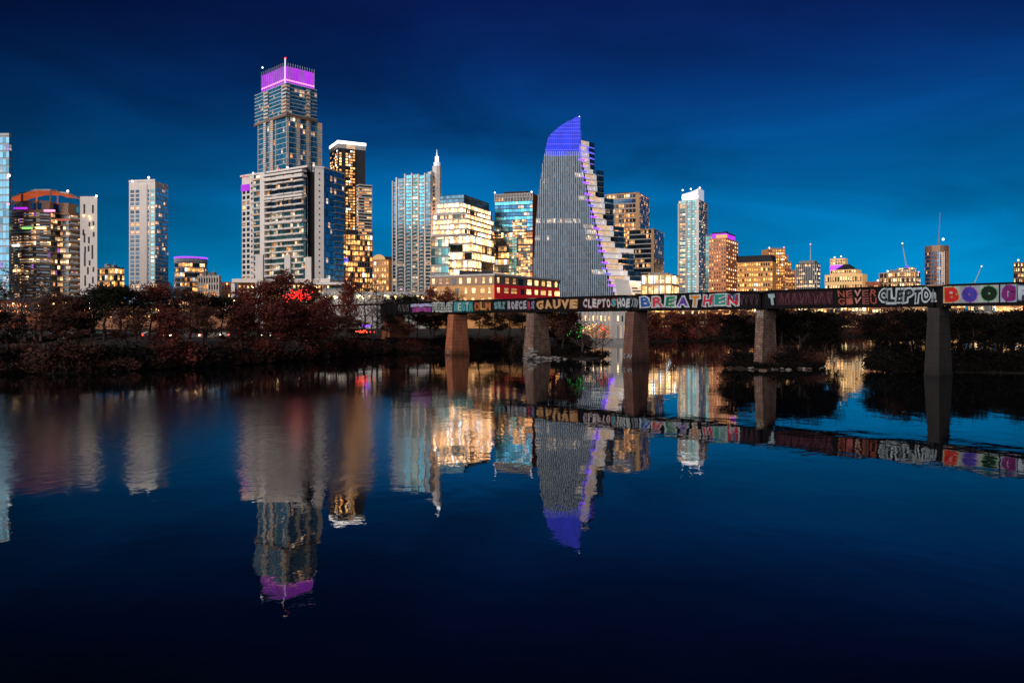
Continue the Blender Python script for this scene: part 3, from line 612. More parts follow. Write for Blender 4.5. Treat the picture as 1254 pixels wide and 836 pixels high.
# ---- 24 dark office with mast
b = Bld('masted_dark_office', 'dark glass office with tall thin roof mast beside the stepped tower', 990, 980)
R = b.rect(975, 1000, 1004.5, 980, 8); b.bands(R, 0, b.z(323), 15, 'g_dots', 'dark', 2.4, 1.2, .15); b.body(R, b.z(323)+.5, b.z(318.5), 'grey', 'penthouse_wall', -3); b.fins(R[0], R[1], 0, b.z(323), 12, .7, .6, 'cool')
mb = MB(); q = b.pt(992.5, 990); mb.tube((*q, b.z(319, 990)), (*q, b.z(299.5, 990)), .6, .25); mb.build('mast', M['pale'], b.root); b.light(992.5, 299, .9, 'e_pink', 10)
# ---- 25 domed civic
b = Bld('terraced_stone_building', 'broad gold floodlit stone building with dark hipped roof', 1036, 950)
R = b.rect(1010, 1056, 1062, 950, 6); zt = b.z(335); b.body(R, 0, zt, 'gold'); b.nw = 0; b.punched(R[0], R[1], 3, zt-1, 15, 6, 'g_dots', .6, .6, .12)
R2 = b.rect(1017, 1048, 1055, 955, 6); z2 = b.z(329.5, 955); b.body(R2, zt, z2, 'gold', 'upper_wall'); b.punched(R2[0], R2[1], zt+.6, z2, 11, 1, 'g_dots', .6, .6, .12)
mb = MB(); c = [Vector(q) for q in b.rect(1022, 1046, 1052, 957, 6)]; m_ = sum(c, Vector((0, 0)))/4
for i in range(4): mb.poly([(*c[i], z2), (*c[(i+1) % 4], z2), (*(m_+(c[(i+1) % 4]-m_)*.25), b.z(322.5, 957)), (*(m_+(c[i]-m_)*.25), b.z(322.5, 957))])
mb.build('hipped_roof', M['roof'], b.root)
b = Bld('violet_topped_block', 'white lit block with violet glow rising behind the dark hipped roof', 1027, 1250)
R = b.rect(1016.5, 1035, 1038, 1250, 6); b.body(R, 0, b.z(316), 'gold'); b.body(R, b.z(331), b.z(324.5), 'e_violet', 'lit_panel', .3); b.nw = 0; b.punched(R[0], R[1], b.z(324), b.z(317), 6, 2, 'g_dots', .6, .6, .15); b.light(1022, 315, 1.2); b.light(1030, 314, 1.2)
# ---- 26 link
b = Bld('low_brown_block', 'low brown block between the hipped roof and the crane building', 1070, 900)
R = b.rect(1060, 1078, 1080, 900, 5); b.body(R, 0, b.z(344.5), 'redbrick'); b.nw = 0; b.punched(R[0], R[1], 2, b.z(346), 7, 4, 'g_gold', .6, .5); b.light(1075, 343.5, 1.1)
# ---- 27 apartment building
b = Bld('lit_apartment_block', 'broad pale apartment block speckled with lit windows below a crane', 1100, 900)
R = b.rect(1077, 1121, 1127, 900, 8); zt = b.z(333.5); b.bands(R, 0, zt, 10, 'g_dots', 'tan', 2.4, 1.0, .3); plant(b, R, zt+.9, 6); b.fins(R[0], R[1], 0, zt, 9, .9, .7, 'tan')
Rp = b.rect(1100, 1118, 1122, 903, 8); b.bands(Rp, zt+.8, b.z(328, 903), 2, 'g_dots', 'pale', 2.4, .8, .2); b.light(1111, 326.5, 1.8, 'e_bluel'); b.light(1087, 332, 1.0); b.light(1125, 333, 1.0, 'e_pink')
def crane(x, y0, y1, xt, d, label, jib=None):
    t = empty('tower_crane', (X(x, d), d, GZ), label, 'crane')
    h0, h1 = Z(y0, d)-GZ, Z(y1, d)-GZ; mb = MB()
    for dx in (-.7, .7):
        for dy in (-.7, .7): mb.bar((dx, dy, 0), (dx, dy, h0), .25)
    for k in range(int(h0/3)): mb.bar((-.7, -.7, 3*k), (.7, -.7, 3*k+3), .18)
    mb.build('mast', M['grey'], t)
    ex = X(xt, d)-X(x, d); mb = MB()
    for o_ in (-.6, .6): mb.bar((o_, 0, h0), (ex, 0, h1), .35)
    for k in range(8): f = k/8; mb.bar((ex*f-.6, 0, h0+(h1-h0)*f), (ex*(f+.12)+.6*0, 0, h0+(h1-h0)*(f+.12)), .2)
    mb.build('jib', M['pale'], t)
    mb = MB(); mb.bar((-6 if ex > 0 else 6, 0, h0), (0, 0, h0), .8); mb.box(-1.2, 1.2, -1, 1, h0-1.2, h0+1); mb.build('counter_jib', M['grey'], t)
    mb = MB(); mb.ball((ex, 0, h1), .9); mb.build('tip_light', M['e_white'], t)
crane(1110, 327, 298, 1105, 925, 'thin crane with raised jib above the pale apartment block')
crane(1193, 347, 326, 1202, 1000, 'small crane leaning right in open sky near the right edge')
# ---- 28 round tower under construction
b = Bld('round_tower', 'round dark tower with strong floodlight and tall antenna at right', 1155, 1000)
c = circ(0, 16, X(1168, 1000)-X(1155, 1000), 14, 18); b.bands(c, 0, b.z(308), 20, 'g_darkb', 'brown', 2.6, .9, .2); b.body(c, b.z(308)+.6, b.z(300), 'bronze', 'top_wall', -.1)
for k in range(10):
    a = math.radians(215+k*13); q = (math.cos(a)*13.6, 16+math.sin(a)*14.3); mb = MB(); mb.box(q[0]-.5, q[0]+.5, q[1]-.5, q[1]+.5, 0, b.z(300 if k in (0, 9) else 308)); mb.build('pier', M['white' if k in (3, 4, 5) else 'brown'], b.root)
for k in range(16):
    mb = MB(); z = b.z(345)+k*2.35; mb.box(-1.5, 1.5, 1.0, 1.4, z, z+1.4); mb.build('stair_light', M['e_soft'], b.root)
mb = MB(); mb.tube((0, 10, b.z(300)), (0, 10, b.z(288)), 1.0, .6); mb.tube((0, 10, b.z(290)), (1.5, 10, b.z(259)), .6, .3); mb.build('antenna', M['grey'], b.root); b.light(1155, 293, 1.6, 'e_white', 8)
b.body(b.out((1141.5, 1008), (1145, 1008), (1145, 1025), (1141.5, 1025)), 0, b.z(321), 'bronze', 'annex_wall')
# ---- 30 right edge
b = Bld('edge_office_block', 'dark block with gold windows cut by the right edge of the photo', 1250, 860)
R = b.rect(1241, 1246, 1275, 860, 70); b.bands(R, 0, b.z(322), 12, 'g_dots', 'bronze', 2.4, 1.2, .2); b.fins(R[1], R[2], 0, b.z(322), 9, 1.0, .6, 'bronze'); b.light(1247, 318.5, 1.0, 'e_white')
# ---- podium / pavilion in front of the condo
b = Bld('white_podium_building', 'low white canopy building with tall pylons at the foot of the broad condo', 345, 400)
P = b.pt(284, 402), b.pt(404, 400); P2 = b.pt(440, 396)
b.slab([P[0], P[1], (P[1][0], P[1][1]+30), (P[0][0], P[0][1]+30)], b.z(345.5), b.z(341), 'white', 'canopy')
b.body(b.out((291, 409), (404, 408), (404, 428), (291, 428)), 0, b.z(345.5)-.02, 'brown', 'wall'); b.nw = 0
b.punched(b.pt(291, 409), b.pt(404, 408), b.z(360), b.z(347), 22, 2, 'g_hot', .55, .6, .15)
for x in (318, 352.5, 378): 
    q = b.pt(x, 399); w = 1.5 if x != 318 else 1.9; mb = MB(); mb.box(q[0]-w, q[0]+w, q[1]-1, q[1]+1, 0, b.z(312 if x < 360 else 315)); mb.build('pylon', M['white'], b.root)
for x in (286, 398): q = b.pt(x, 404); mb = MB(); mb.box(q[0]-.9, q[0]+.9, q[1]-.9, q[1]+.9, 0, b.z(341)-2.1); mb.build('column', M['white'], b.root)
b.body(b.out((398, 404), (431, 402), (431, 420), (398, 424)), 0, b.z(353), 'white', 'annex_wall'); b.punched(b.pt(398, 404), b.pt(431, 402), b.z(352), b.z(345), 6, 1, 'g_hot', .0, .0)
b.slab(b.out((372, 396), (431, 394), (431, 420), (372, 424)), b.z(349), b.z(346.2), 'white', 'canopy')
b = Bld('viaduct_wall', 'long curved pale concrete wall with a row of lit openings below the spired tower', 440, 370, 'wall')
W_ = [b.pt(x, d) for x, d in ((385, 376), (420, 372), (455, 370), (495, 372), (527, 376))]; W2 = [(q[0], q[1]+3) for q in W_[::-1]]
b.slab(W_+W2, 0, b.z(357), 'pale', 'parapet'); b.nw = 0
for i in range(4): b.punched(W_[i], W_[i+1], b.z(367), b.z(361), 5, 1, 'g_hot', .55, .8, .15)
# low silver wall seen under the bridge, right at the water
b = Bld('water_intake_building', 'pale ribbed concrete building at the water under the bridge with lit columns', 740, 298, gz=1.0)
P0, P1, P2, P3 = b.pt(700, 300), b.pt(748, 300), b.pt(754, 292), b.pt(770, 293)
b.body([P0, P1, P2, P3, b.pt(770, 330), b.pt(700, 330)], 0, b.z(378), 'pale', 'wall'); b.nw = 0
b.punched(P0, P1, b.z(394), b.z(386), 10, 1, 'g_hot', .22, .9, .1); b.punched(P2, P3, b.z(394), b.z(386), 3, 1, 'g_hot', .3, .9, .1)
b.panel(P2, P3, .2, 1, b.z(414), b.z(398), .1, 'e_soft', 'lit_bay'); b.fins(P2, P3, b.z(414), b.z(397), 5, .7, .8, 'pale', 'column'); b.panel(P0, P1, .0, .95, b.z(414), b.z(398), .1, 'amber', 'lit_bay'); b.fins(P0, P1, b.z(414), b.z(378), 11, .5, .5, 'pale', 'column')
P4 = (P0[0]-2, P0[1]-3); b.slab([(P0[0], P0[1]-10), (P3[0]+1, P3[1]-6), (P3[0]+1, P3[1]+4), (P0[0], P0[1]+4)], -1.2, .6, 'grey', 'quay')
# distant lit low blocks glimpsed under the bridge
for i, (x0, x1, y, d, wm, sm, lb) in enumerate((
    (798, 832, 371, 560, 'g_gold', 'amber', 'low amber lit block glimpsed under the bridge between the fourth pier and creek trees'),
    (834, 872, 374, 600, 'g_dots', 'brown', 'low lit storefront row glimpsed under the BREATHE lettering'),
    (872, 912, 376, 640, 'g_gold', 'redbrick', 'low reddish lit block glimpsed left of the lettered stone pier'),
    (972, 990, 371, 560, 'g_dots', 'pale', 'pale lit block glimpsed just right of the lettered stone pier'),
    (992, 1022, 374, 620, 'g_dots', 'tan', 'low tan lit block glimpsed left of the gap in the trees'),
    (1024, 1062, 371, 560, 'g_dots', 'gold', 'gold lit block glimpsed above the gap in the trees'),
    (1064, 1104, 374, 640, 'g_dots', 'brown', 'low brown lit block glimpsed under the CLEPTO lettering'),
    (1106, 1143, 373, 590, 'g_dots', 'tan', 'speckled tan lit block glimpsed under the girder left of the nearest pier'),
    (1148, 1182, 375, 640, 'g_gold', 'brown', 'low gold lit block glimpsed just right of the nearest pier top'),
    (1184, 1216, 369, 600, 'g_dots', 'pale', 'speckled lit block glimpsed under the girder right of the nearest pier'),
    (1218, 1254, 370, 560, 'g_gold', 'brick', 'orange lit block glimpsed under the girder at the right edge'))):
    b = Bld('low_block', lb, (x0+x1)/2, d)
    R = b.rect(x0, x1-2, x1, d, 5); b.bands(R, 0, b.z(y-(0 if i < 3 else 3)), 4, wm, sm, 2.4, 1.3, .2)

for i, (x0, x1, y0, y1, d, wm, sm, lb) in enumerate((
    (-12, 50, 366, 383, 330, 'g_gold', 'redbrick', 'low dark red shop row with warm lights at the left foot of the curved condo'),
    (52, 112, 363, 381, 345, 'g_hot', 'redbrick', 'low red roofed shop row with lights below the white stair tower'),
    (112, 200, 372, 384, 330, 'g_gold', 'brown', 'low brown lit building mostly hidden behind dark trees below the slim tower'),
    (206, 300, 364, 378, 350, 'g_gold', 'brown', 'low lit shop row behind trees below the round and finned blocks'))):
    b = Bld('shop_row', lb, (x0+x1)/2, d, gz=4.5)
    A_, B_ = b.pt(x0, d), b.pt(x1, d); o_ = [A_, B_, (B_[0], B_[1]+14), (A_[0], A_[1]+14)]
    b.body(o_, 0, b.z(y0+2), sm, 'wall'); b.body(o_, b.z(y0+2)+.01, b.z(y0), 'dark', 'roof_edge', .8)
    n_ = int((x1-x0)/3.2); b.punched(A_, B_, b.z(y0+11), b.z(y0+5), n_, 1, wm, .55, .7, .1, jit=.5); b.punched(A_, B_, b.z(y0+19), b.z(y0+12), n_, 1, wm, .5, .5, .1, jit=.5)
    b.panel(A_, B_, 0, 1, b.z(y0+12), b.z(y0+11.2), 1.2, 'pale', 'awning')
# ================================================================== railway bridge
BA = Vector((-29.2, 198.0)); BU = Vector((.697, -.717)).normalized(); BN = Vector((-BU.y, BU.x))   # start, run, away from the camera
bridge = empty('railway_bridge', (BA.x, BA.y, 0), 'dark steel plate girder railway bridge covered in painted letters, on stone piers', 'bridge', rz=math.atan2(BU.y, BU.x))
def bs(px, off=0.):
    t = (px-CX)/F; A_ = BA + BN*off; return (t*A_.y-A_.x)/(BU.x-t*BU.y)
M['girder'] = surf('weathered_black_steel', (.006, .005, .006), .85, .35, .6, bump=.3)
M['purplesteel'] = surf('plum_painted_steel', (.028, .009, .015), .8, .45, .9)
M['stoneA'] = None
def stone(name, c1, c2, mortar, w=.9, h=.45, dirt=.5):
    m, nt, b_ = newmat(name); tc = N(nt, 'ShaderNodeTexCoord')
    sx = N(nt, 'ShaderNodeSeparateXYZ'); nt.links.new(tc.outputs['Object'], sx.inputs[0]); cb = N(nt, 'ShaderNodeCombineXYZ')
    nt.links.new(math_(nt, 'ADD', sx.outputs[0], math_(nt, 'MULTIPLY', sx.outputs[1], 1.0)), cb.inputs[0]); nt.links.new(sx.outputs[2], cb.inputs[1])
    br = N(nt, 'ShaderNodeTexBrick'); br.inputs['Scale'].default_value = 1.; br.inputs['Brick Width'].default_value = w; br.inputs['Row Height'].default_value = h; br.inputs['Mortar Size'].default_value = .035
    for k, c in (('Color1', c1), ('Color2', c2), ('Mortar', mortar)): br.inputs[k].default_value = (*c, 1)
    nz0 = N(nt, 'ShaderNodeTexNoise'); nz0.inputs['Scale'].default_value = 1.2; nt.links.new(tc.outputs['Object'], nz0.inputs['Vector'])
    vadd = N(nt, 'ShaderNodeVectorMath', operation='MULTIPLY_ADD'); nt.links.new(nz0.outputs['Color'], vadd.inputs[0]); vadd.inputs[1].default_value = (.25, .18, 0); nt.links.new(cb.outputs[0], vadd.inputs[2])
    nt.links.new(vadd.outputs[0], br.inputs['Vector'])
    mp = N(nt, 'ShaderNodeMapping'); mp.inputs['Scale'].default_value = (.9, .9, .15); nt.links.new(tc.outputs['Object'], mp.inputs[0])
    nz = N(nt, 'ShaderNodeTexNoise'); nz.inputs['Scale'].default_value = 1.4; nz.inputs['Detail'].default_value = 7; nt.links.new(mp.outputs[0], nz.inputs['Vector'])
    hv = N(nt, 'ShaderNodeHueSaturation'); nt.links.new(br.outputs[0], hv.inputs['Color'])
    # darker wet band at the waterline
    wet = math_(nt, 'MINIMUM', math_(nt, 'MULTIPLY_ADD', sx.outputs[2], .45), 1.); nt.nodes[-2].inputs[2].default_value = .25
    nt.links.new(math_(nt, 'MULTIPLY', math_(nt, 'ADD', 1-dirt, math_(nt, 'MULTIPLY', nz.outputs[0], dirt*1.9)), wet), hv.inputs['Value'])
    nt.links.new(hv.outputs[0], b_.inputs['Base Color']); b_.inputs['Roughness'].default_value = .9
    bp = N(nt, 'ShaderNodeBump'); bp.inputs['Strength'].default_value = .6; bp.inputs['Distance'].default_value = .08; nt.links.new(math_(nt, 'ADD', br.outputs[1], nz.outputs[0]), bp.inputs['Height']); bp.invert = True
    nt.links.new(bp.outputs[0], b_.inputs['Normal']); return m
M['st_orange'] = stone('orange_lit_stained_pier', (.42, .145, .065), (.34, .11, .05), (.2, .08, .05), 1.6, .8, .8)  # warm light put into the orange stone colour; the streaks are stains
M['st_pale'] = stone('pale_rubble_pier', (.25, .16, .125), (.14, .08, .06), (.05, .03, .025), .8, .38, .85)
M['st_brown'] = stone('brown_brick_pier', (.17, .075, .055), (.13, .055, .042), (.07, .04, .035), 1.2, .5, .85)
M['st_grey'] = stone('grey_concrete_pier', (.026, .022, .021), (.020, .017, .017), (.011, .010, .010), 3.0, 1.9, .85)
TOP, BOT = 12.3, 9.6
piers_px = [475, 554.5, 652, 773.5, 933, 1145, 1442]
sp = [bs(p) for p in piers_px]
def pier(s, w0, w1, mt, label, cap=True, dk=.93):
    mb = MB(); zt = BOT-.35
    def lev(z, w, l): return [(s-w/2, -.6, z), (s+w/2, -.6, z), (s+w/2, l, z), (s+w/2-.4, l+.4, z), (s-w/2+.4, l+.4, z), (s-w/2, l, z)]
    L = [(-1.5, w0*1.02, 4.6), (.35, w0*1.0, 4.4), (.36, w0*.96, 4.3), (zt-1.2, w1, 3.7)]
    if cap: L += [(zt-1.19, w1*1.08, 3.9), (zt-.4, w1*1.08, 3.9), (zt-.39, w1*.95, 3.6), (zt, w1*.95, 3.6)]
    else: L += [(zt, w1, 3.6)]
    L = [(z, w, l*dk) for z, w, l in L]; rings = [lev(z, w, l) for z, w, l in L]; n = 6
    # the front leans out a little towards the water
    for r, (z, w, l) in zip(rings, L):
        i0 = len(mb.v); mb.v += [(x, y-(0.8*(1-max(z, 0)/zt) if y < 0 else 0), z_) for x, y, z_ in r]
        if i0:
            for k in range(n): j = (k+1) % n; mb.f.append((i0-n+k, i0-n+j, i0+j, i0+k)); mb.m.append(0); mb.uv += [(0, 0)]*4
    mb.f.append(tuple(range(len(mb.v)-n, len(mb.v)))); mb.m.append(0); mb.uv += [(0, 0)]*n
    o = mb.build('pier', M[mt], bridge)
    md = o.modifiers.new('bevel', 'BEVEL'); md.width = .12; md.segments = 2
    o['label'] = label
    for dx in (-.6, .6):
        mb = MB(); mb.box(s+dx-.35, s+dx+.35, -.1, 3.6, zt+.005, BOT-.13); mb.build('bearing', M['girder'], o)
    return o
pier(sp[0]+.5, 3.6, 3.4, 'st_orange', 'squat orange abutment half hidden in bank trees')
p1 = pier(sp[1], 2.4, 2.0, 'st_orange', 'orange brown pier with drip stains, leftmost in the water')
p2 = pier(sp[2], 3.1, 2.1, 'st_pale', 'pale rubble stone pier widening to a broken white base')
p3 = pier(sp[3], 2.2, 2.0, 'st_brown', 'brown straight sided pier with white tag at waterline', cap=False)
p4 = pier(sp[4], 1.5, 1.35, 'st_pale', 'rubble pier standing among rocks and trees with a tagged cap', dk=.85)
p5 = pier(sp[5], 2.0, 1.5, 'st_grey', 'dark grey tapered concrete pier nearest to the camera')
FONT = None
_tc = {}
def glyphs(txt, off, ital=0.):
    key = (txt, off)
    if key in _tc: return _tc[key]
    cu = bpy.data.curves.new('t', 'FONT'); cu.body = txt; cu.offset = off; cu.resolution_u = 3; cu.fill_mode = 'FRONT'
    o = bpy.data.objects.new('t', cu); C.objects.link(o); dg = bpy.context.evaluated_depsgraph_get(); me = bpy.data.meshes.new_from_object(o.evaluated_get(dg))
    V = [tuple(v.co) for v in me.vertices]; Fc = [tuple(p.vertices) for p in me.polygons]
    bpy.data.objects.remove(o); bpy.data.curves.remove(cu); bpy.data.meshes.remove(me)
    _tc[key] = (V, Fc); return V, Fc
PAINT = {}
def paint(c):
    c = tuple(q*.72 for q in c); k = tuple(round(q, 2) for q in c)
    if k not in PAINT: PAINT[k] = surf('spray_paint_glow', c, .75, .42, 1.6, streak=True, emis=c, es=.05)  # paint lifted by a faint emission in its own colour
    return PAINT[k]
def word(span, txt, x0, x1, z0, z1, fill, edge=None, y=-.0, name='painted_letter', fat=.05, efat=.15, jig=.06, bg=None, yo=0.):
    """letters sprayed on the web between x0 and x1 (bridge metres), each fitted to its own slot"""
    n = len(txt); rnd = random.Random(hash((txt, round(x0))) & 0xffff if False else len(txt)*31+int(x0))
    if bg: q = MB(); q.quad((x0-.1, YF-.006+yo, z0-.08), (x1+.1, YF-.006+yo, z0-.08), (x1+.1, YF-.006+yo, z1+.08), (x0-.1, YF-.006+yo, z1+.08)); q.build('painted_ground', paint(bg), span)
    for i, ch in enumerate(txt):
        if ch == ' ': continue
        fc = fill[i % len(fill)] if isinstance(fill, list) else fill
        a, c = x0+(x1-x0)*i/n, x0+(x1-x0)*(i+1)/n; g = (c-a)*rnd.uniform(-.06, .05); a += g; c -= g; ph = rnd.uniform(0, 6); wob = min(.09, (c-a)*.07)*(.25 if bg else 1); sl = rnd.uniform(-.16, .16)*(.2 if bg else 1)
        dz = rnd.uniform(-jig, jig); mb = MB(); tilt = rnd.uniform(-.05, .05)*(.3 if bg else 1)
        V0, F0 = glyphs(ch, fat); xs = [v[0] for v in V0]; ys = [v[1] for v in V0]; bx0, bx1, by0, by1 = min(xs), max(xs), min(ys), max(ys)
        for lay, (off, dy) in enumerate((((efat, -.010), (fat, -.016)) if edge else ((fat, -.016),))):
            V, Fc = glyphs(ch, off); e = (off-fat)
            i0 = len(mb.v)
            for v in V:
                fx = (v[0]-bx0)/(bx1-bx0); fz = (v[1]-by0)/(by1-by0)
                pad = (.05 if bg else .10) if edge else 0
                xx = a+(c-a)*(pad+(1-2*pad)*fx); zz = z0+(z1-z0)*(pad*.8+(1-1.6*pad)*fz)+dz
                mb.v.append((xx+(tilt+sl*.5)*(zz-(z0+z1)/2)+wob*math.sin(zz*2.7+ph), YF+dy+yo, zz+wob*math.sin((xx-a)*3.1+ph*2)))
            for f in Fc: mb.f.append(tuple(i0+k for k in f)); mb.m.append(0 if (edge and lay == 0) else (1 if edge else 0)); mb.uv += [(0, 0)]*len(f)
        mb.build(name, [paint(edge), paint(fc)] if edge else [paint(fc)], span)
YF = -.16
spans = []
for i in range(6):
    a, c = sp[i]+(.12 if i else -3), sp[i+1]-.12; mb = MB()
    dip = .35
    prof = [(a, BOT), (c, BOT), (c, TOP-.9), (c-.35, TOP-.35), (c-1.1, TOP-.05), (c-1.6, TOP), (a+1.6, TOP), (a+1.1, TOP-.05), (a+.35, TOP-.35), (a, TOP-.9)]
    for y0 in (0, 3.9):
        i0 = len(mb.v); mb.v += [(x, y0-.02, z) for x, z in prof]+[(x, y0+.04, z) for x, z in prof]; n = len(prof)
        mb.f.append(tuple(range(i0, i0+n))); mb.m.append(0); mb.uv += [(0, 0)]*n; mb.f.append(tuple(range(i0+2*n-1, i0+n-1, -1))); mb.m.append(0); mb.uv += [(0, 0)]*n
        for k in range(n): j = (k+1) % n; mb.f.append((i0+k, i0+j, i0+n+j, i0+n+k)); mb.m.append(0); mb.uv += [(0, 0)]*4
    web = mb.build('girder', M['girder'], bridge); spans.append(web)
    for nm, zz in (('bottom_flange', BOT-.12),):
        mb = MB()
        for y0 in (-.22, 3.7): mb.box(a, c, y0, y0+.45, zz, zz+.115)
        mb.build(nm, M['girder'], web)
    mb = MB()
    for y0 in (-.22, 3.7):
        for k in range(5, n-0):
            pass
        mb.box(a+1.6, c-1.6, y0, y0+.45, TOP+.005, TOP+.1)
        for (q0, q1) in ((prof[2], prof[3]), (prof[3], prof[4]), (prof[4], prof[5]), (prof[6], prof[7]), (prof[7], prof[8]), (prof[8], prof[9])): mb.bar((q0[0], y0+.22, q0[1]+.04), (q1[0], y0+.22, q1[1]+.04), .45, .09)
    mb.build('top_flange', M['girder'], web)
    ns = 12
    for k in range(ns+1):
        x = a+.1+(c-a-.2)*k/ns; hz = TOP-(.9 if k in (0, ns) else .02); mb = MB(); mb.box(x-.05, x+.05, -.17, -.021, BOT, hz); mb.build('stiffener', M['girder'], web)
    mb = MB()
    for k in range(int((c-a)/4)): mb.box(a+2+4*k-.1, a+2+4*k+.1, .06, 3.86, BOT+.4, TOP-.5)
    mb.build('cross_frame', M['girder'], web)
mb = MB(); mb.box(sp[0]-30, sp[6], .3, 3.6, TOP-.3, TOP-.06); mb.build('deck', M['girder'], bridge)
for y0 in (1.2, 2.65): mb = MB(); mb.box(sp[0]-30, sp[6], y0, y0+.08, TOP+.0, TOP+.16); mb.build('rail', M['bronze'], bridge)
mb = MB(); k = sp[0]-29
while k < sp[6]-1: mb.box(k, k+.25, .45, 3.45, TOP-.055, TOP-.005); k += 1.1
tag(mb.build('sleeper', M['dark'], bridge), kind='stuff')
# painted words, by the photo columns they cover
W_, K_, CY = (.62, .62, .60), (.02, .02, .025), (.22, .55, .56)
def g(x): return bs(x, YF)
H0, H1 = BOT+.42, TOP-.36
word(spans[0], 'IIIIIII', g(503), g(528), H1-.75, H1-.05, [(.4, .45, .7), (.55, .5, .8)], None, fat=.12)
for k in range(5): word(spans[0], 'I', g(505+4.6*k), g(509.4+4.6*k), H0, H1-.85, [(.28, .06, .30), (.40, .08, .28)][k % 2], None, fat=.2)
word(spans[0], 'TOBELCE', g(528.5), g(553.5), H0, H1, K_, (.55, .6, .58), fat=.0)
word(spans[0], 'BEGTA', g(556), g(579), H0, H1, [(.08, .42, .42), (.5, .6, .58)], (.05, .25, .28), fat=.03, bg=(.03, .16, .17))
word(spans[1], 'OLM', g(581), g(601), H0, H1, [(.5, .12, .03), (.55, .28, .08), (.6, .2, .05)], K_, bg=(.18, .07, .03))
word(spans[1], 'SEZ', g(605), g(619), H0+.2, H1-.1, (.18, .34, .36), (.04, .10, .12))
word(spans[1], 'BOECE', g(621), g(645), H0, H1, (.42, .42, .46), (.05, .05, .08), fat=.06)
word(spans[1], 'RS', g(646), g(655), H0, H1, [(.45, .05, .10), (.2, .25, .45)], K_)
word(spans[2], 'GAUVE', g(656.5), g(708), H0-.05, H1+.1, (.62, .36, .17), (.12, .05, .02), fat=.06, efat=.12)
word(spans[2], 'CLEPTO', g(714), g(748), H0, H1, (.55, .56, .6), (.12, .02, .02), fat=.05)
word(spans[2], 'S', g(748.5), g(755), H0+.3, H1, (.06, .42, .48), (.35, .05, .02))
word(spans[2], 'HOE', g(755.5), g(772), H0, H1, (.6, .62, .64), (.03, .10, .12), fat=.06)
word(spans[2], 'XR', g(772.5), g(781), H0, H1, (.25, .28, .34), K_)
cols = [(.02, .10, .42), (.62, .05, .08), (.01, .22, .09), (.16, .06, .40), (.68, .28, .05), (.60, .03, .07), (.03, .30, .24), (.66, .02, .05)]
for i, ch in enumerate('BREATHEN'):
    x0 = 783+i*15.25; word(spans[3], ch, g(x0), g(x0+14.6), H0-.05, H1+.05, cols[i], (.55, .62, .66), fat=.035, efat=.13, jig=.05)
word(spans[3], 'RE', g(891), g(904), H0+.9, H1-.05, (.07, .12, .28))
word(spans[4], 'T', g(941), g(950), H0, H1, (.38, .50, .56), (.05, .12, .16), fat=.1)
q = MB(); q.quad((g(950), YF-.004, H0-.1), (g(1020), YF-.004, H0-.1), (g(1020), YF-.004, H1+.05), (g(950), YF-.004, H1+.05)); q.build('painted_ground', M['purplesteel'], spans[4])
for i, (t, bt) in enumerate(zip('NEVER', 'GIVEU')):
    x0 = 1026+i*9.9; rc = [(.34, .09, .06), (.36, .10, .08), (.58, .30, .24), (.26, .09, .08), (.32, .07, .05)][i]
    word(spans[4], t, g(x0), g(x0+8.6), H0+1.0, H1+.05, rc, fat=.03, jig=.02); word(spans[4], bt, g(x0), g(x0+8.6), H0-.1, H0+.85, rc, fat=.03, jig=.02)
word(spans[4], 'CLEPTO', g(1077), g(1139), H0-.05, H1+.05, K_, (.50, .60, .66), fat=.04, efat=.16, jig=.05)
word(spans[4], '!!', g(1140), g(1147), H0, H1-.5, (.35, .4, .45), fat=.03)
word(spans[5], 'B', g(1156), g(1175), H0-.1, H1+.1, (.62, .02, .02), (.58, .40, .14), fat=.2, efat=.26, bg=(.42, .48, .5))
word(spans[5], 'O', g(1177), g(1198), H0-.1, H1+.1, (.06, .05, .42), (.36, .10, .42), fat=.17, efat=.23, bg=(.34, .40, .48))
word(spans[5], 'O', g(1200), g(1222), H0-.1, H1+.1, (.008, .022, .012), (.10, .42, .18), fat=.17, efat=.23, bg=(.42, .46, .46))
word(spans[5], 'G', g(1226), g(1244), H0-.1, H1+.1, (.20, .02, .16), (.22, .05, .32), fat=.17, efat=.23, bg=(.32, .40, .5))
word(spans[5], 'FI', g(1246), g(1266), H0-.1, H1+.1, (.5, .62, .72), (.10, .14, .22), fat=.08)
def scribble(span, x0, x1, col, n=5):
    for k in range(n):
        mb = MB(); cx_ = x0+(x1-x0)*(k+.5)/n; p = None; ph = random.uniform(0, 6)
        for j in range(22):
            t = j/21*6.3; q = (cx_+(x1-x0)/n*.42*math.sin(t*1.0+ph)*(.6+.4*math.sin(2.3*t)), (H0+H1)/2+(H1-H0)*.42*math.sin(t*1.7+ph*1.3))
            if p: 
                e = Vector((q[0]-p[0], q[1]-p[1])).normalized()*.045; mb.quad((p[0]-e.y, YF-.012-.0004*j, p[1]+e.x), (p[0]+e.y, YF-.012-.0004*j, p[1]-e.x), (q[0]+e.y, YF-.012-.0004*j, q[1]-e.x), (q[0]-e.y, YF-.012-.0004*j, q[1]+e.x))
            p = q
        mb.build('spray_mark', paint(col), span)
scribble(spans[3], g(905), g(930), (.10, .05, .08), 4); scribble(spans[4], g(953), g(1020), (.14, .05, .07), 8); scribble(spans[0], g(487), g(502), (.2, .2, .22), 3); scribble(spans[4], g(1141), g(1144), (.2, .3, .35), 1); scribble(spans[3], g(776), g(782), (.3, .35, .4), 1)
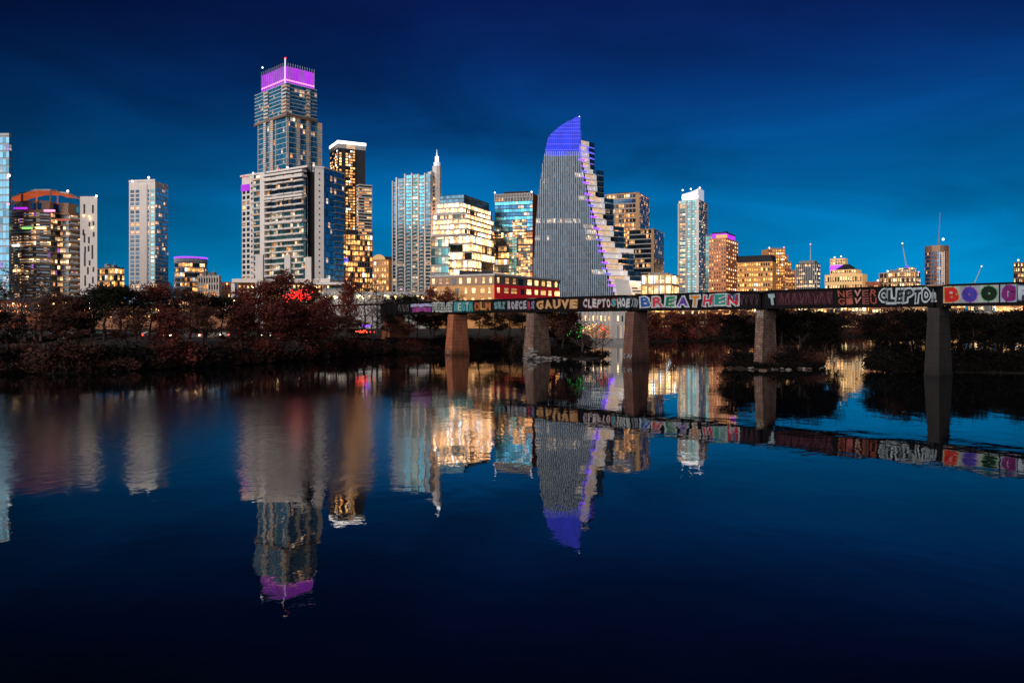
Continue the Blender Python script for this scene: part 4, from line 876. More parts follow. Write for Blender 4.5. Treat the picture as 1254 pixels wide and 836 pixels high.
# tags on the piers (front faces)
def tagon(p, txt, s0, s1, z0, z1, col, y): 
    global YF
    o_ = YF; YF = y; word(p, txt, s0, s1, z0, z1, col, fat=.0, jig=.05); YF = o_
tagon(p4, 'TRV', sp[4]-.5, sp[4]+.7, BOT-1.45, BOT-.55, (.6, .56, .5), -.86)
tagon(p3, 'OZ', sp[3]-1.2, sp[3]-.3, .9, 1.7, (.30, .42, .45), -1.45); tagon(p3, 'AV', sp[3]+.1, sp[3]+1.2, .9, 1.6, (.42, .48, .5), -1.45)
tagon(p1, 'S', sp[1]-.5, sp[1]+.5, .4, 1.1, (.35, .45, .48), -1.5)

# ================================================================== ground, water
shore_px = [(-900, 520), (-400, 480), (-150, 463), (0, 458), (60, 457), (120, 455), (200, 452), (300, 446), (380, 441), (430, 436), (480, 433), (550, 431), (620, 430), (655, 434), (690, 439), (702, 438), (709, 431), (716, 423), (730, 418.8), (770, 418.4), (800, 418), (900, 417), (1000, 413), (1100, 411), (1300, 411), (1900, 411)]
def gp(px, py): d = F*CAMZ/(py-HOR); return Vector((X(px, d), d))
pts = []
raw = [Vector((-1800, 30)), Vector((-420, 55))]+[gp(*p) for p in shore_px]+[Vector((2600, 520))]
for a, c in zip(raw, raw[1:]):
    n = max(2, int((c-a).length/5)) if (c-a).length < 300 else 12
    for k in range(n): pts.append(a.lerp(c, k/n))
pts.append(raw[-1]); rg = random.Random(3)
shore = [p+Vector((rg.uniform(-.8, .8), rg.uniform(-1., 1.))) for p in pts]
def groundmat():
    m, nt, b_ = newmat('bank_soil'); tc = N(nt, 'ShaderNodeTexCoord'); nz = N(nt, 'ShaderNodeTexNoise'); nz.inputs['Scale'].default_value = .4; nz.inputs['Detail'].default_value = 9
    nt.links.new(tc.outputs['Object'], nz.inputs['Vector']); cr = N(nt, 'ShaderNodeValToRGB'); e = cr.color_ramp.elements; e[0].position, e[0].color = .35, (.004, .005, .003, 1); e[1].position, e[1].color = .7, (.022, .014, .010, 1)
    nt.links.new(nz.outputs[0], cr.inputs[0]); nt.links.new(cr.outputs[0], b_.inputs['Base Color']); b_.inputs['Roughness'].default_value = 1
    bp = N(nt, 'ShaderNodeBump'); bp.inputs['Distance'].default_value = .4; nt.links.new(nz.outputs[0], bp.inputs['Height']); nt.links.new(bp.outputs[0], b_.inputs['Normal']); return m
M['soil'] = groundmat()
mb = MB(); rows = [(-1.5, -1.2), (.15, .2), (1.6, .9), (4.5, 1.7), (9, 2.8), (16, 3.2), (26, 3.6), (60, 3.7), (95, 4.95)]
grid = []
for off, z in rows: grid.append([(p.x, p.y+off*1.0, z+rg.uniform(-.12, .12) if off > 0 else z) for p in shore])
grid.append([(p.x*6, 7000, 5.0) for p in shore])
n = len(shore); mb.v = [v for r in grid for v in r]
for r in range(len(grid)-1):
    for k in range(n-1): mb.f.append((r*n+k, r*n+k+1, (r+1)*n+k+1, (r+1)*n+k)); mb.m.append(0); mb.uv += [(0, 0)]*4
tag(mb.build('ground', M['soil']), 'dark wooded river bank running behind the water', kind='structure')
def island(poly, h, label):
    c = sum(poly, Vector((0, 0)))/len(poly); P = []
    for a, q in zip(poly, poly[1:]+poly[:1]):
        for k in range(5): P.append(a.lerp(q, k/5)+Vector((rg.uniform(-.5, .5), rg.uniform(-.6, .6))))
    mb = MB(); n = len(P); L = ((1.0, -1.0), (.97, .1), (.85, h*.7), (.5, h))
    for f, z in L: mb.v += [(c.x+(p.x-c.x)*f, c.y+(p.y-c.y)*f, z+(rg.uniform(-.1, .1) if z > .2 else 0)) for p in P]
    for r in range(3):
        for k in range(n): j = (k+1) % n; mb.f.append((r*n+k, r*n+j, (r+1)*n+j, (r+1)*n+k)); mb.m.append(0); mb.uv += [(0, 0)]*4
    mb.f.append(tuple(3*n+k for k in range(n))); mb.m.append(0); mb.uv += [(0, 0)]*n
    tag(mb.build('river_island', M['soil']), label, kind='structure')
island([gp(886, 447), gp(900, 452), gp(940, 453), gp(975, 452), gp(1006, 449), gp(1012, 443), gp(1008, 434), gp(888, 434)], 1.0, 'rocky wooded island around the lettered pier')
island([gp(700, 440), gp(722, 441.5), gp(742, 439), (gp(744, 436)), gp(722, 433), gp(700, 433)], .35, 'low dark islet under the light strung branches')
island([gp(1066, 451), gp(1090, 455), gp(1130, 455), gp(1180, 456), gp(1254, 457), gp(1420, 462), gp(1500, 440), gp(1068, 434)], 1.2, 'dark wooded spit behind the nearest pier')
# road on the left bank
M['asphalt'] = surf('asphalt', (.022, .021, .022), .8, .3); M['line'] = surf('road_line_paint', (.7, .65, .45), .7, .1)
def road_pt(t, s): return (-150+t*145, 148+t*46+8*math.sin(t*3.)+s)
mb = MB(); ml = MB()
for k in range(40):
    t0, t1 = k/40, (k+1)/40; mb.poly([(*road_pt(t0, 0), 3.80), (*road_pt(t1, 0), 3.80), (*road_pt(t1, 8), 3.80), (*road_pt(t0, 8), 3.80)])
    if k % 2: ml.poly([(*road_pt(t0, 3.95), 3.806), (*road_pt(t1, 3.95), 3.806), (*road_pt(t1, 4.08), 3.806), (*road_pt(t0, 4.08), 3.806)])
tag(mb.build('road', M['asphalt']), kind='structure'); tag(ml.build('road_marking', M['line']), kind='structure')

def water():
    m, nt, b_ = newmat('river_water'); tc = N(nt, 'ShaderNodeTexCoord'); P = tc.outputs['Object']
    sx = N(nt, 'ShaderNodeSeparateXYZ'); nt.links.new(P, sx.inputs[0]); x, y = sx.outputs[0], sx.outputs[1]
    def noise(sc, det, scale=(1, 1, 1), dist=0.):
        mp = N(nt, 'ShaderNodeMapping'); mp.inputs['Scale'].default_value = scale; nt.links.new(P, mp.inputs[0])
        n_ = N(nt, 'ShaderNodeTexNoise'); n_.inputs['Scale'].default_value = sc; n_.inputs['Detail'].default_value = det; n_.inputs['Distortion'].default_value = dist; nt.links.new(mp.outputs[0], n_.inputs['Vector']); return n_.outputs[0]
    def mr(v, a, c, lo=0., hi=1.):
        r = N(nt, 'ShaderNodeMapRange', interpolation_type='SMOOTHSTEP'); nt.links.new(v, r.inputs[0]); r.inputs[1].default_value, r.inputs[2].default_value, r.inputs[3].default_value, r.inputs[4].default_value = a, c, lo, hi; return r.outputs[0]
    patch = noise(.035, 3, (1, .6, 1), .6)
    # a breeze ruffles the left half of the river 30 to 95 m out
    yy = math_(nt, 'ADD', y, math_(nt, 'MULTIPLY', math_(nt, 'SUBTRACT', patch, .5), 24.))
    band = math_(nt, 'MULTIPLY', mr(yy, 29, 38), mr(yy, 92, 66)); q_ = math_(nt, 'DIVIDE', x, math_(nt, 'MAXIMUM', y, 5.)); left = mr(math_(nt, 'ADD', q_, math_(nt, 'MULTIPLY', math_(nt, 'SUBTRACT', patch, .5), .2)), -.10, -.19)
    ruff = math_(nt, 'MULTIPLY', band, left)
    mid = math_(nt, 'MULTIPLY', math_(nt, 'MULTIPLY', mr(yy, 42, 56), mr(yy, 125, 95)), mr(q_, .04, -.04))
    ruff = math_(nt, 'MAXIMUM', ruff, math_(nt, 'MULTIPLY', mid, .30))
    ruff = math_(nt, 'MAXIMUM', ruff, math_(nt, 'MULTIPLY', mr(patch, .56, .70), .16))
    fine = noise(1.7, 3, (1, .8, 1)); broad = noise(.33, 2, (1, .7, 1)); micro = noise(5.5, 2)
    h = math_(nt, 'ADD', math_(nt, 'MULTIPLY', fine, math_(nt, 'MULTIPLY_ADD', ruff, .010)), math_(nt, 'MULTIPLY', broad, .017))
    nt.nodes[-3].inputs[2].default_value = .0022 if False else .0022
    for nd in nt.nodes:
        if nd.type == 'MATH' and nd.operation == 'MULTIPLY_ADD': nd.inputs[2].default_value = .0026
    h = math_(nt, 'ADD', h, math_(nt, 'MULTIPLY', micro, math_(nt, 'MULTIPLY', ruff, .0018)))
    bp = N(nt, 'ShaderNodeBump'); bp.inputs['Strength'].default_value = 1; bp.inputs['Distance'].default_value = 1; nt.links.new(h, bp.inputs['Height']); nt.links.new(bp.outputs[0], b_.inputs['Normal'])
    b_.inputs['Base Color'].default_value = (.0008, .003, .006, 1); b_.inputs['IOR'].default_value = 1.33
    nt.links.new(math_(nt, 'ADD', .012, math_(nt, 'MULTIPLY', ruff, .13)), b_.inputs['Roughness'])
    return m
M['water'] = water()
mb = MB(); mb.poly([(-3500, -400, 0), (3500, -400, 0), (3500, 2500, 0), (-3500, 2500, 0)]); tag(mb.build('river_water', M['water']), 'calm dark river mirroring the skyline', kind='structure')

# ================================================================== rocks
M['rock'] = surf('pale_rock', (.27, .25, .24), .9, .4, .9, bump=.8); M['rockd'] = surf('brown_rock', (.16, .11, .09), .9, .4, .9, bump=.8)
def rock_mesh(seed, mt):
    r = random.Random(seed); mb = MB(); mb.ball((0, 0, 0), 1.0, 0, .6)
    mb.v = [(x*r.uniform(.75, 1.2), y*r.uniform(.75, 1.2), z*r.uniform(.7, 1.2)) for x, y, z in mb.v]; return mb.mesh('rock', mt)
RK = [rock_mesh(s, M['rock']) for s in range(4)]+[rock_mesh(9+s, M['rockd']) for s in range(3)]
def rock(x, y, s, k, label, group, z=.0):
    o = bpy.data.objects.new('rock', RK[k]); C.objects.link(o); o.location = (x, y, z); o.scale = (s*rg.uniform(.8, 1.5), s, s*rg.uniform(.5, .9)); o.rotation_euler = (rg.uniform(-.3, .3), 0, rg.uniform(0, 6)); tag(o, label, 'rock', group)
for k in range(26):
    p = gp(645+k*1.9+rg.uniform(-1, 1), 438.8+rg.uniform(-1.2, 1.6)); rock(p.x, p.y, rg.uniform(.35, 1.0) if k < 17 else rg.uniform(.25, .5), rg.choice((0, 1, 2, 3)), 'pale boulder in the rubble around the foot of the pale rubble pier', 'boulders round the pale rubble pier', rg.uniform(0, .35))
for k in range(7):
    p = gp(646+k*1.6, 439.6+rg.uniform(-.5, .5)); rock(p.x, p.y, rg.uniform(.6, 1.0), k % 4, 'large white broken stone leaning on the left base of the rubble pier', 'white stones on the rubble pier base', rg.uniform(.6, 2.4))
for k in range(34):
    if rg.random() < .35: continue
    p = gp(892+k*3.1+rg.uniform(-1, 1), 453.2-abs(892+k*3.1-940)*.03+rg.uniform(-2.6, .9)); rock(p.x, p.y, rg.choice((.2, .3, .45, .8)), rg.randrange(7), 'rough boulder on the island shore below the lettered pier', 'boulders on the island shore', rg.uniform(-.05, .2))

# ================================================================== trees
def leafmat(name, c1, c2, es=0.):
    m, nt, b_ = newmat(name); tc = N(nt, 'ShaderNodeTexCoord'); gm = N(nt, 'ShaderNodeNewGeometry')
    n1 = N(nt, 'ShaderNodeTexNoise'); n1.inputs['Scale'].default_value = .35; n1.inputs['Detail'].default_value = 3; nt.links.new(tc.outputs['Object'], n1.inputs['Vector'])
    f = math_(nt, 'ADD', math_(nt, 'MULTIPLY', gm.outputs['Random Per Island'], .5), math_(nt, 'MULTIPLY', math_(nt, 'SUBTRACT', n1.outputs[0], .25), 1.1), clamp=True)
    oi = N(nt, 'ShaderNodeObjectInfo'); hv = N(nt, 'ShaderNodeHueSaturation'); nt.links.new(mixc(nt, f, c1, c2), hv.inputs['Color']); nt.links.new(math_(nt, 'MULTIPLY_ADD', oi.outputs['Random'], .9), hv.inputs['Value'])
    nt.nodes[-1].inputs[2].default_value = .55
    nt.links.new(hv.outputs[0], b_.inputs['Base Color']); b_.inputs['Roughness'].default_value = .8; b_.inputs['Specular IOR Level'].default_value = .2; return m
M['leaf_rust'] = leafmat('rust_foliage', (.022, .006, .006), (.25, .058, .042)); M['leaf_brown'] = leafmat('brown_foliage', (.016, .008, .006), (.13, .050, .036)); M['leaf_green'] = leafmat('dark_green_foliage', (.003, .005, .003), (.018, .021, .009)); M['leaf_black'] = leafmat('blackish_foliage', (.002, .002, .002), (.008, .0065, .005)); M['leaf_grey'] = leafmat('grey_brown_twigs', (.015, .010, .011), (.085, .052, .052))  # leaf_black: darker trees with a nearly black leaf colour
M['bark'] = surf('bark', (.05, .033, .028), .95, .4, 1.5, bump=.7); M['barkp'] = surf('pale_bark', (.11, .075, .07), .95, .4, 1.5, bump=.7)
def leaves(mb, c, r, n, rn, sz=.22, sq=.7):
    for _ in range(n):
        v = Vector((rn.gauss(0, 1), rn.gauss(0, 1), rn.gauss(0, sq)))*r*.55; p = Vector(c)+v
        a = Vector((rn.gauss(0, 1), rn.gauss(0, 1), rn.gauss(0, .6))).normalized(); e = a.cross(Vector((rn.gauss(0, 1), rn.gauss(0, 1), rn.gauss(0, 1)))).normalized(); s = sz*rn.uniform(.5, 1.4)
        i = len(mb.v); mb.v += [tuple(p-a*s), tuple(p+e*s*.45), tuple(p+a*s), tuple(p-e*s*.45)]; mb.f.append((i, i+1, i+2, i+3)); mb.m.append(0); mb.uv += [(0, 0)]*4
def tree_proto(kind, seed):
    """unit tree about 10 m tall: (trunk mesh, crown mesh)"""
    rn = random.Random(seed); tr = MB(); cr = MB(); H = 10.
    bend = [Vector((0, 0, 0))]
    for k in range(1, 7): bend.append(bend[-1]+Vector((rn.uniform(-.3, .3), rn.uniform(-.3, .3), H*.155)))
    for k in range(6): tr.tube(bend[k], bend[k+1], .26*(1-k/6.5), .26*(1-(k+1)/6.5), 6)
    def at(f): f = min(.999, max(0, f))*6; k = int(f); return bend[k].lerp(bend[k+1], f-k)
    if kind == 'bare':
        def grow(p, d, L, r, lv):
            q = p+d*L; tr.tube(p, q, r, r*.62, 4 if lv else 5)
            if lv >= 4: return
            for _ in range(3 if lv < 3 else 2):
                nd = (d+Vector((rn.gauss(0, .5), rn.gauss(0, .5), rn.gauss(.12, .3)))).normalized(); grow(q if _ else p+d*L*rn.uniform(.5, .9), nd, L*rn.uniform(.62, .85), r*.6, lv+1)
        for k in range(11):
            f = rn.uniform(.25, .98); a = rn.uniform(0, 6.28); grow(at(f), Vector((math.cos(a), math.sin(a), rn.uniform(.5, 1.3))).normalized(), 1.9*(1.2-f*.6), .07, 1)
        for _ in range(160):
            f = rn.uniform(.4, 1.1); leaves(cr, (rn.gauss(0, 1.6), rn.gauss(0, 1.6), f*H), .5, 3, rn, .16)
        return tr.mesh('trunk', M['barkp']), cr
    nl = {'cypress': 24, 'round': 18, 'tall': 20}[kind]
    for k in range(nl):
        f = .18+.80*(k/nl) if kind != 'round' else rn.uniform(.38, .98); a = k*2.4+rn.uniform(-.4, .4); p = at(f)
        R = {'cypress': 3.4*(1.08-f)**.6*rn.uniform(.7, 1.2), 'round': 3.6*math.sin(math.pi*min(.95, max(.15, f*.95)))**.6*rn.uniform(.6, 1.15), 'tall': 2.3*(1.1-f)**.4*rn.uniform(.6, 1.2)}[kind]
        up = {'cypress': .12, 'round': .55, 'tall': .45}[kind]; q = p+Vector((math.cos(a)*R, math.sin(a)*R, R*up)); tr.tube(p, q, .085*(1.2-f), .02, 4)
        for j in range(4):
            g_ = .35+.65*(j+.6)/4; c = p.lerp(q, g_)+Vector((rn.gauss(0, .35), rn.gauss(0, .35), rn.gauss(.15, .3)))
            leaves(cr, c, .95*rn.uniform(.6, 1.25), 40, rn, .20, .55)
            w = c+Vector((rn.gauss(0, .6), rn.gauss(0, .6), rn.gauss(.2, .4))); tr.tube(p.lerp(q, g_*.8), w, .03, .01, 3); leaves(cr, w, .6, 14, rn, .18)
    leaves(cr, at(.99)+Vector((0, 0, .3)), .7, 40, rn, .2, 1.)
    return tr.mesh('trunk', M['bark']), cr
KINDS = {}
for kind, seeds in (('cypress', (1, 2, 3)), ('round', (4, 5, 6)), ('tall', (7, 8)), ('bare', (9, 10, 11))):
    for s_ in seeds:
        tm, cr = tree_proto(kind, s_); base = None
        for mt in (('leaf_rust', 'leaf_brown', 'leaf_green', 'leaf_black') if kind != 'bare' else ('leaf_grey',)):
            if base is None: base = cr.mesh('crown', M[mt]); me = base
            else: me = base.copy(); me.materials.clear(); me.materials.append(M[mt])
            KINDS.setdefault((kind, mt), []).append((tm, me))
words_kind = {'cypress': 'feathery', 'round': 'rounded', 'tall': 'upright', 'bare': 'bare'}
words_mat = {'leaf_rust': 'rust red', 'leaf_brown': 'brown', 'leaf_green': 'dark green', 'leaf_black': 'blackish', 'leaf_grey': 'grey'}
marks = [(-40, 'cut off by the left photo edge'), (12, 'below the glass tower at far left'), (98, 'below the curved condo'), (120, 'below the white stair tower'), (156, 'below the amber lit block'), (207, 'below the slim white tower'), (245, 'below the violet rimmed block'), (272, 'below the finned block'), (296, 'left of the white canopy'), (330, 'before the left pylon'), (352, 'before the middle pylon'), (376, 'before the right pylon'), (400, 'below the white condo wing'), (425, 'below the blue glass wing'), (456, 'below the white capped tower'), (483, 'left of the bridge abutment'), (527, 'behind the bridge start'), (578, 'behind the leftmost water pier'), (640, 'left of the rubble pier'), (684, 'behind the rubble pier'), (715, 'right of the rubble pier'), (760, 'by the pale intake building'), (800, 'right of the brown pier'), (830, 'below the low golden office'), (866, 'below the slim glass tower'), (904, 'below the orange brick tower'), (935, 'left of the lettered pier'), (975, 'right of the lettered pier'), (1020, 'just left of the gap in the trees'), (1062, 'in the tree gap'), (1100, 'right of the gap in the trees'), (1136, 'left of the nearest pier'), (1170, 'just behind the nearest pier'), (1210, 'right of the nearest pier'), (1260, 'by the right photo edge'), (3000, 'beyond the right photo edge')]
used = {}
def tree(kind, mt, px, d, top, base=None, wide=1., group=None, row='', lab=None, gz=None):
    """px column, distance, photo row of the tip"""
    z0 = gz if gz is not None else 4.2; h = Z(top, d)-z0
    r = empty('tree' if kind != 'cypress' else 'cypress_tree', (X(px, d), d, z0-.15), '', 'tree', group, rz=rg.uniform(0, 6.28))
    tm, cm = rg.choice(KINDS[(kind, mt)]); s = h/10.
    r.scale = (s*wide, s*wide, s)
    for nm, me in (('trunk', tm), ('crown', cm)): o = bpy.data.objects.new(nm, me); C.objects.link(o); o.parent = r
    mark = next(m for x, m in marks if px <= x)
    L = f"{'tall' if h > 11.5 else 'short' if h < 7 else 'medium'} {words_kind[kind]} {words_mat[mt]} tree {row} {mark}".replace('  ', ' ')
    r['label'] = ' '.join(L.split()); r['group'] = 'trees '+mark; used[r['label']] = used.get(r['label'], 0)+1
    return r
def shore_d(px, add=0.):
    best = min(range(len(shore_px)-1), key=lambda i: 0 if shore_px[i][0] <= px < shore_px[i+1][0] else 1); (a, ya), (c, yc) = shore_px[best], shore_px[best+1]
    return F*CAMZ/(ya+(yc-ya)*(px-a)/(c-a)-HOR)+add
# --- left bank, back row (tips make the tree line against the buildings)
LR = 'leaf_rust'; LB = 'leaf_brown'; LG = 'leaf_green'; LK = 'leaf_black'; LY = 'leaf_grey'
for px, top, kind, mt, w in ((-18, 352, 'round', LB, 1.2), (8, 344, 'bare', LY, 1.1), (30, 329, 'bare', LY, 1.2), (50, 345, 'bare', LY, 1.1), (72, 360, 'round', LB, 1.2), (92, 366, 'round', LB, 1.), (112, 356, 'round', LK, 1.2), (128, 350, 'round', LG, 1.3), (148, 352, 'round', LK, 1.2), (166, 354, 'bare', LY, 1.2), (182, 357, 'round', LB, 1.1), (197, 350, 'round', LR, 1.1), (214, 348, 'bare', LY, 1.3), (232, 356, 'round', LB, 1.2), (252, 362, 'round', LK, 1.2), (272, 364, 'round', LG, 1.), (296, 350, 'cypress', LR, 1.1), (318, 343, 'cypress', LR, 1.2), (346, 329, 'cypress', LR, .95), (374, 341, 'cypress', LR, 1.0), (398, 358, 'cypress', LR, 1.), (425, 337, 'cypress', LR, .75), (446, 352, 'bare', LY, 1.1), (462, 345, 'bare', LY, 1.), (478, 362, 'round', LG, 1.), (500, 362, 'round', LG, 1.2), (528, 350, 'cypress', LR, .9), (546, 353, 'cypress', LR, 1.), (560, 360, 'bare', LY, 1.)):
    tree(kind, mt, px, shore_d(px, rg.uniform(20, 27)), top, wide=w, row='in the back row')
# --- left bank, front row
for px, top, kind, mt, w in ((-25, 370, 'round', LK, 1.4), (14, 384, 'round', LK, 1.5), (28, 372, 'bare', LY, 1.1), (46, 366, 'bare', LY, 1.), (70, 378, 'round', LB, 1.5), (92, 388, 'round', LK, 1.6), (112, 384, 'round', LK, 1.5), (134, 386, 'round', LB, 1.5), (158, 378, 'round', LB, 1.3), (178, 384, 'round', LB, 1.3), (205, 376, 'cypress', LR, 1.4), (228, 380, 'cypress', LR, 1.5), (250, 376, 'round', LB, 1.2), (272, 384, 'round', LB, 1.3), (296, 372, 'cypress', LR, 1.5), (322, 368, 'cypress', LR, 1.5), (345, 362, 'cypress', LR, 1.3), (368, 372, 'cypress', LR, 1.4), (390, 366, 'cypress', LR, 1.2), (412, 386, 'round', LB, 1.4), (436, 392, 'round', LB, 1.5), (456, 376, 'bare', LY, 1.1), (472, 384, 'round', LK, 1.1), (484, 392, 'round', LB, 1.1), (498, 396, 'round', LR, 1.3)):
    if px in (112, 134, 178, 228, 272, 322): continue
    tree(kind, mt, px, shore_d(px, rg.uniform(3, 6)), top, wide=w, row='at the water edge', gz=2.0)
# --- growth under and behind the bridge
for px, top, kind, mt, w in ((510, 384, 'round', LB, 1.4), (532, 386, 'round', LK, 1.4), (552, 382, 'round', LK, 1.4), (585, 381, 'round', LB, 1.4), (604, 384, 'round', LK, 1.4), (622, 382, 'round', LB, 1.4), (642, 385, 'round', LK, 1.4)):
    tree(kind, mt, px, shore_d(px, rg.uniform(4, 12)), top, wide=w, row='under the girder', gz=2.5)
for px, top, kind, mt, w in ((682, 378, 'round', LK, 1.2), (690, 384, 'round', LB, 1.2), (703, 376, 'cypress', LR, .8), (712, 402, 'bare', LY, 1.4), (728, 400, 'bare', LY, 1.5), (738, 404, 'bare', LY, 1.3), (699, 400, 'round', LK, 1.5), (718, 416, 'round', LK, 1.8)):
    tree(kind, mt, px, shore_d(px, rg.uniform(2, 7)) if px < 706 else rg.uniform(160, 172), top, wide=w, row='at the water edge', gz=.3)
# --- far bank
px = 790
while px < 1110:
    d = shore_d(px, rg.uniform(4, 14)); tree(rg.choice(('round', 'round', 'cypress', 'bare')), None or 'X', px, d, 380) if False else None
    k = rg.choice(('round', 'round', 'cypress', 'bare')); mt = LY if k == 'bare' else rg.choice((LR, LR, LB) if px < 935 else (LB, LK, LK))
    tree(k, mt, px, d, rg.uniform(378, 388), wide=1.6, row='far off', gz=2.5); px += rg.uniform(6, 9)
# --- island trees round the lettered pier, then the dark spit
for px, top, kind, mt, w, dd in ((893, 398, 'round', LK, 1.1, 146), (905, 384, 'bare', LY, 1.1, 140), (914, 380, 'bare', LY, 1., 150), (926, 388, 'round', LB, 1., 158), (958, 386, 'round', LK, 1., 160), (966, 392, 'round', LB, 1.1, 140), (978, 384, 'bare', LY, 1.1, 136), (986, 388, 'round', LK, 1.2, 150), (998, 384, 'round', LK, 1.1, 142), (1010, 390, 'bare', LY, 1., 138), (905, 420, 'round', LK, 1.5, 134), (972, 425, 'round', LK, 1.6, 131), (996, 416, 'round', LK, 1.5, 133), (899, 386, 'round', LK, 1.5, 139), (914, 396, 'round', LK, 1.4, 142), (952, 384, 'round', LK, 1.5, 137), (964, 379, 'round', LK, 1.5, 140), (980, 380, 'round', LK, 1.6, 136), (994, 382, 'round', LK, 1.5, 139), (1006, 392, 'round', LK, 1.3, 137), (1022, 380, 'cypress', LK, .55, 158),
    (1074, 388, 'round', LK, 1., 140), (1086, 382, 'round', LK, 1.2, 150), (1098, 378, 'round', LB, 1.2, 146), (1110, 380, 'round', LK, 1.2, 136), (1124, 381, 'round', LK, 1.2, 150), (1138, 382, 'round', LK, 1.1, 140), (1170, 380, 'round', LK, 1.1, 138), (1182, 384, 'round', LK, 1.2, 146), (1196, 386, 'round', LK, 1.2, 136), (1208, 392, 'round', LB, 1.2, 144), (1222, 388, 'round', LK, 1.2, 136), (1238, 382, 'round', LK, 1.1, 142), (1252, 380, 'round', LK, 1.2, 134), (1268, 376, 'round', LK, 1.2, 138),
    (1078, 390, 'round', LK, 1.7, 150), (1092, 386, 'round', LK, 1.8, 156), (1106, 386, 'round', LK, 1.8, 160), (1120, 388, 'round', LK, 1.8, 156), (1134, 386, 'round', LK, 1.8, 158), (1174, 386, 'round', LK, 1.8, 150), (1190, 386, 'round', LK, 1.8, 154), (1206, 384, 'round', LK, 1.8, 152), (1222, 384, 'round', LK, 1.8, 150), (1240, 386, 'round', LK, 1.8, 152), (1256, 382, 'round', LK, 1.8, 150), (1000, 392, 'round', LK, 1.6, 148), (984, 396, 'round', LK, 1.6, 150), (950, 398, 'round', LK, 1.5, 150), (900, 400, 'round', LK, 1.4, 150),
    (1080, 415, 'round', LK, 1.7, 126), (1104, 420, 'round', LK, 1.8, 126), (1130, 416, 'round', LK, 1.8, 125), (1156, 418, 'round', LK, 1.6, 128), (1180, 414, 'round', LK, 1.8, 124), (1206, 418, 'round', LK, 1.8, 124), (1232, 412, 'round', LK, 1.8, 123), (1258, 414, 'round', LK, 1.7, 122)):
    tree(kind, mt, px, dd, top, wide=w, row='on the island' if px < 1050 else 'on the spit', gz=.6)
# --- shrubs along the water line
SH = {}
for mt in (LR, LB, LK, LY):
    for s_ in range(2):
        rn = random.Random(50+s_); cr = MB(); tr = MB()
        for k in range(26):
            a = rn.uniform(0, 6.28); R = rn.uniform(.1, 1.); q = (math.cos(a)*R, math.sin(a)*R, .35+1.2*(1-R*.6)*rn.random()); leaves(cr, q, .5, 26, rn, .13, .8); tr.tube((0, 0, 0), q, .03, .01, 3)
        SH.setdefault(mt, []).append((tr.mesh('stem', M['bark']), cr.mesh('foliage', M[mt])))
def shrub(px, d, z, s, mt):
    r = empty('shrub', (X(px, d), d, z), '', 'shrub', rz=rg.uniform(0, 6.28)); r.scale = (s*1.3, s*1.1, s)
    for nm, me in zip(('stem', 'foliage'), rg.choice(SH[mt])): o = bpy.data.objects.new(nm, me); C.objects.link(o); o.parent = r
    mark = next(m for x, m in marks if px <= x); r['label'] = f"low {words_mat[mt]} shrub at the water line {mark}"; r['group'] = 'shrubs '+mark; return r
px = -20
while px < 650:
    if not 476 < px < 482: shrub(px, shore_d(px, rg.uniform(.3, 2.5)), rg.uniform(.3, 1.2), rg.uniform(1.3, 2.3), rg.choice((LR, LB, LY, LB) if 180 < px < 520 else (LK, LB, LY)))
    px += rg.uniform(7, 12)
for px in (680, 690, 700): shrub(px, shore_d(px, 1.5), .3, 1.4, LK)
for px in (708, 720, 732, 740): shrub(px, 159+rg.uniform(0, 4), .2, 1.0, LK)
px = -25
while px < 650:
    if not 556 < px < 572: shrub(px, shore_d(px, rg.uniform(-.6, .3)), .05, rg.uniform(.7, 1.3), rg.choice((LB, LK, LY)))
    px += rg.uniform(4, 7)
px = 780
while px < 1062: shrub(px, shore_d(px, rg.uniform(.5, 3)), .4, rg.uniform(2., 3.4), rg.choice((LR, LB, LK))); px += rg.uniform(6, 9)
for px in range(888, 1012, 6): shrub(px, gp(px, 452.3-abs(px-945)*.035).y-.6, .05, rg.uniform(.45, .8), LK)
for px in range(1068, 1262, 6): shrub(px, gp(px, 454.6+(px-1070)*.012).y+.3, .1, rg.uniform(.7, 1.1), LK)
for px in range(890, 1010, 11): shrub(px, 129+rg.uniform(-1, 2), .5, rg.uniform(.9, 1.5), rg.choice((LK, LB)))
for px in range(1070, 1262, 12): shrub(px, gp(px, 454).y-.5-(px-1070)*.012, .5, rg.uniform(1.2, 1.9), LK)

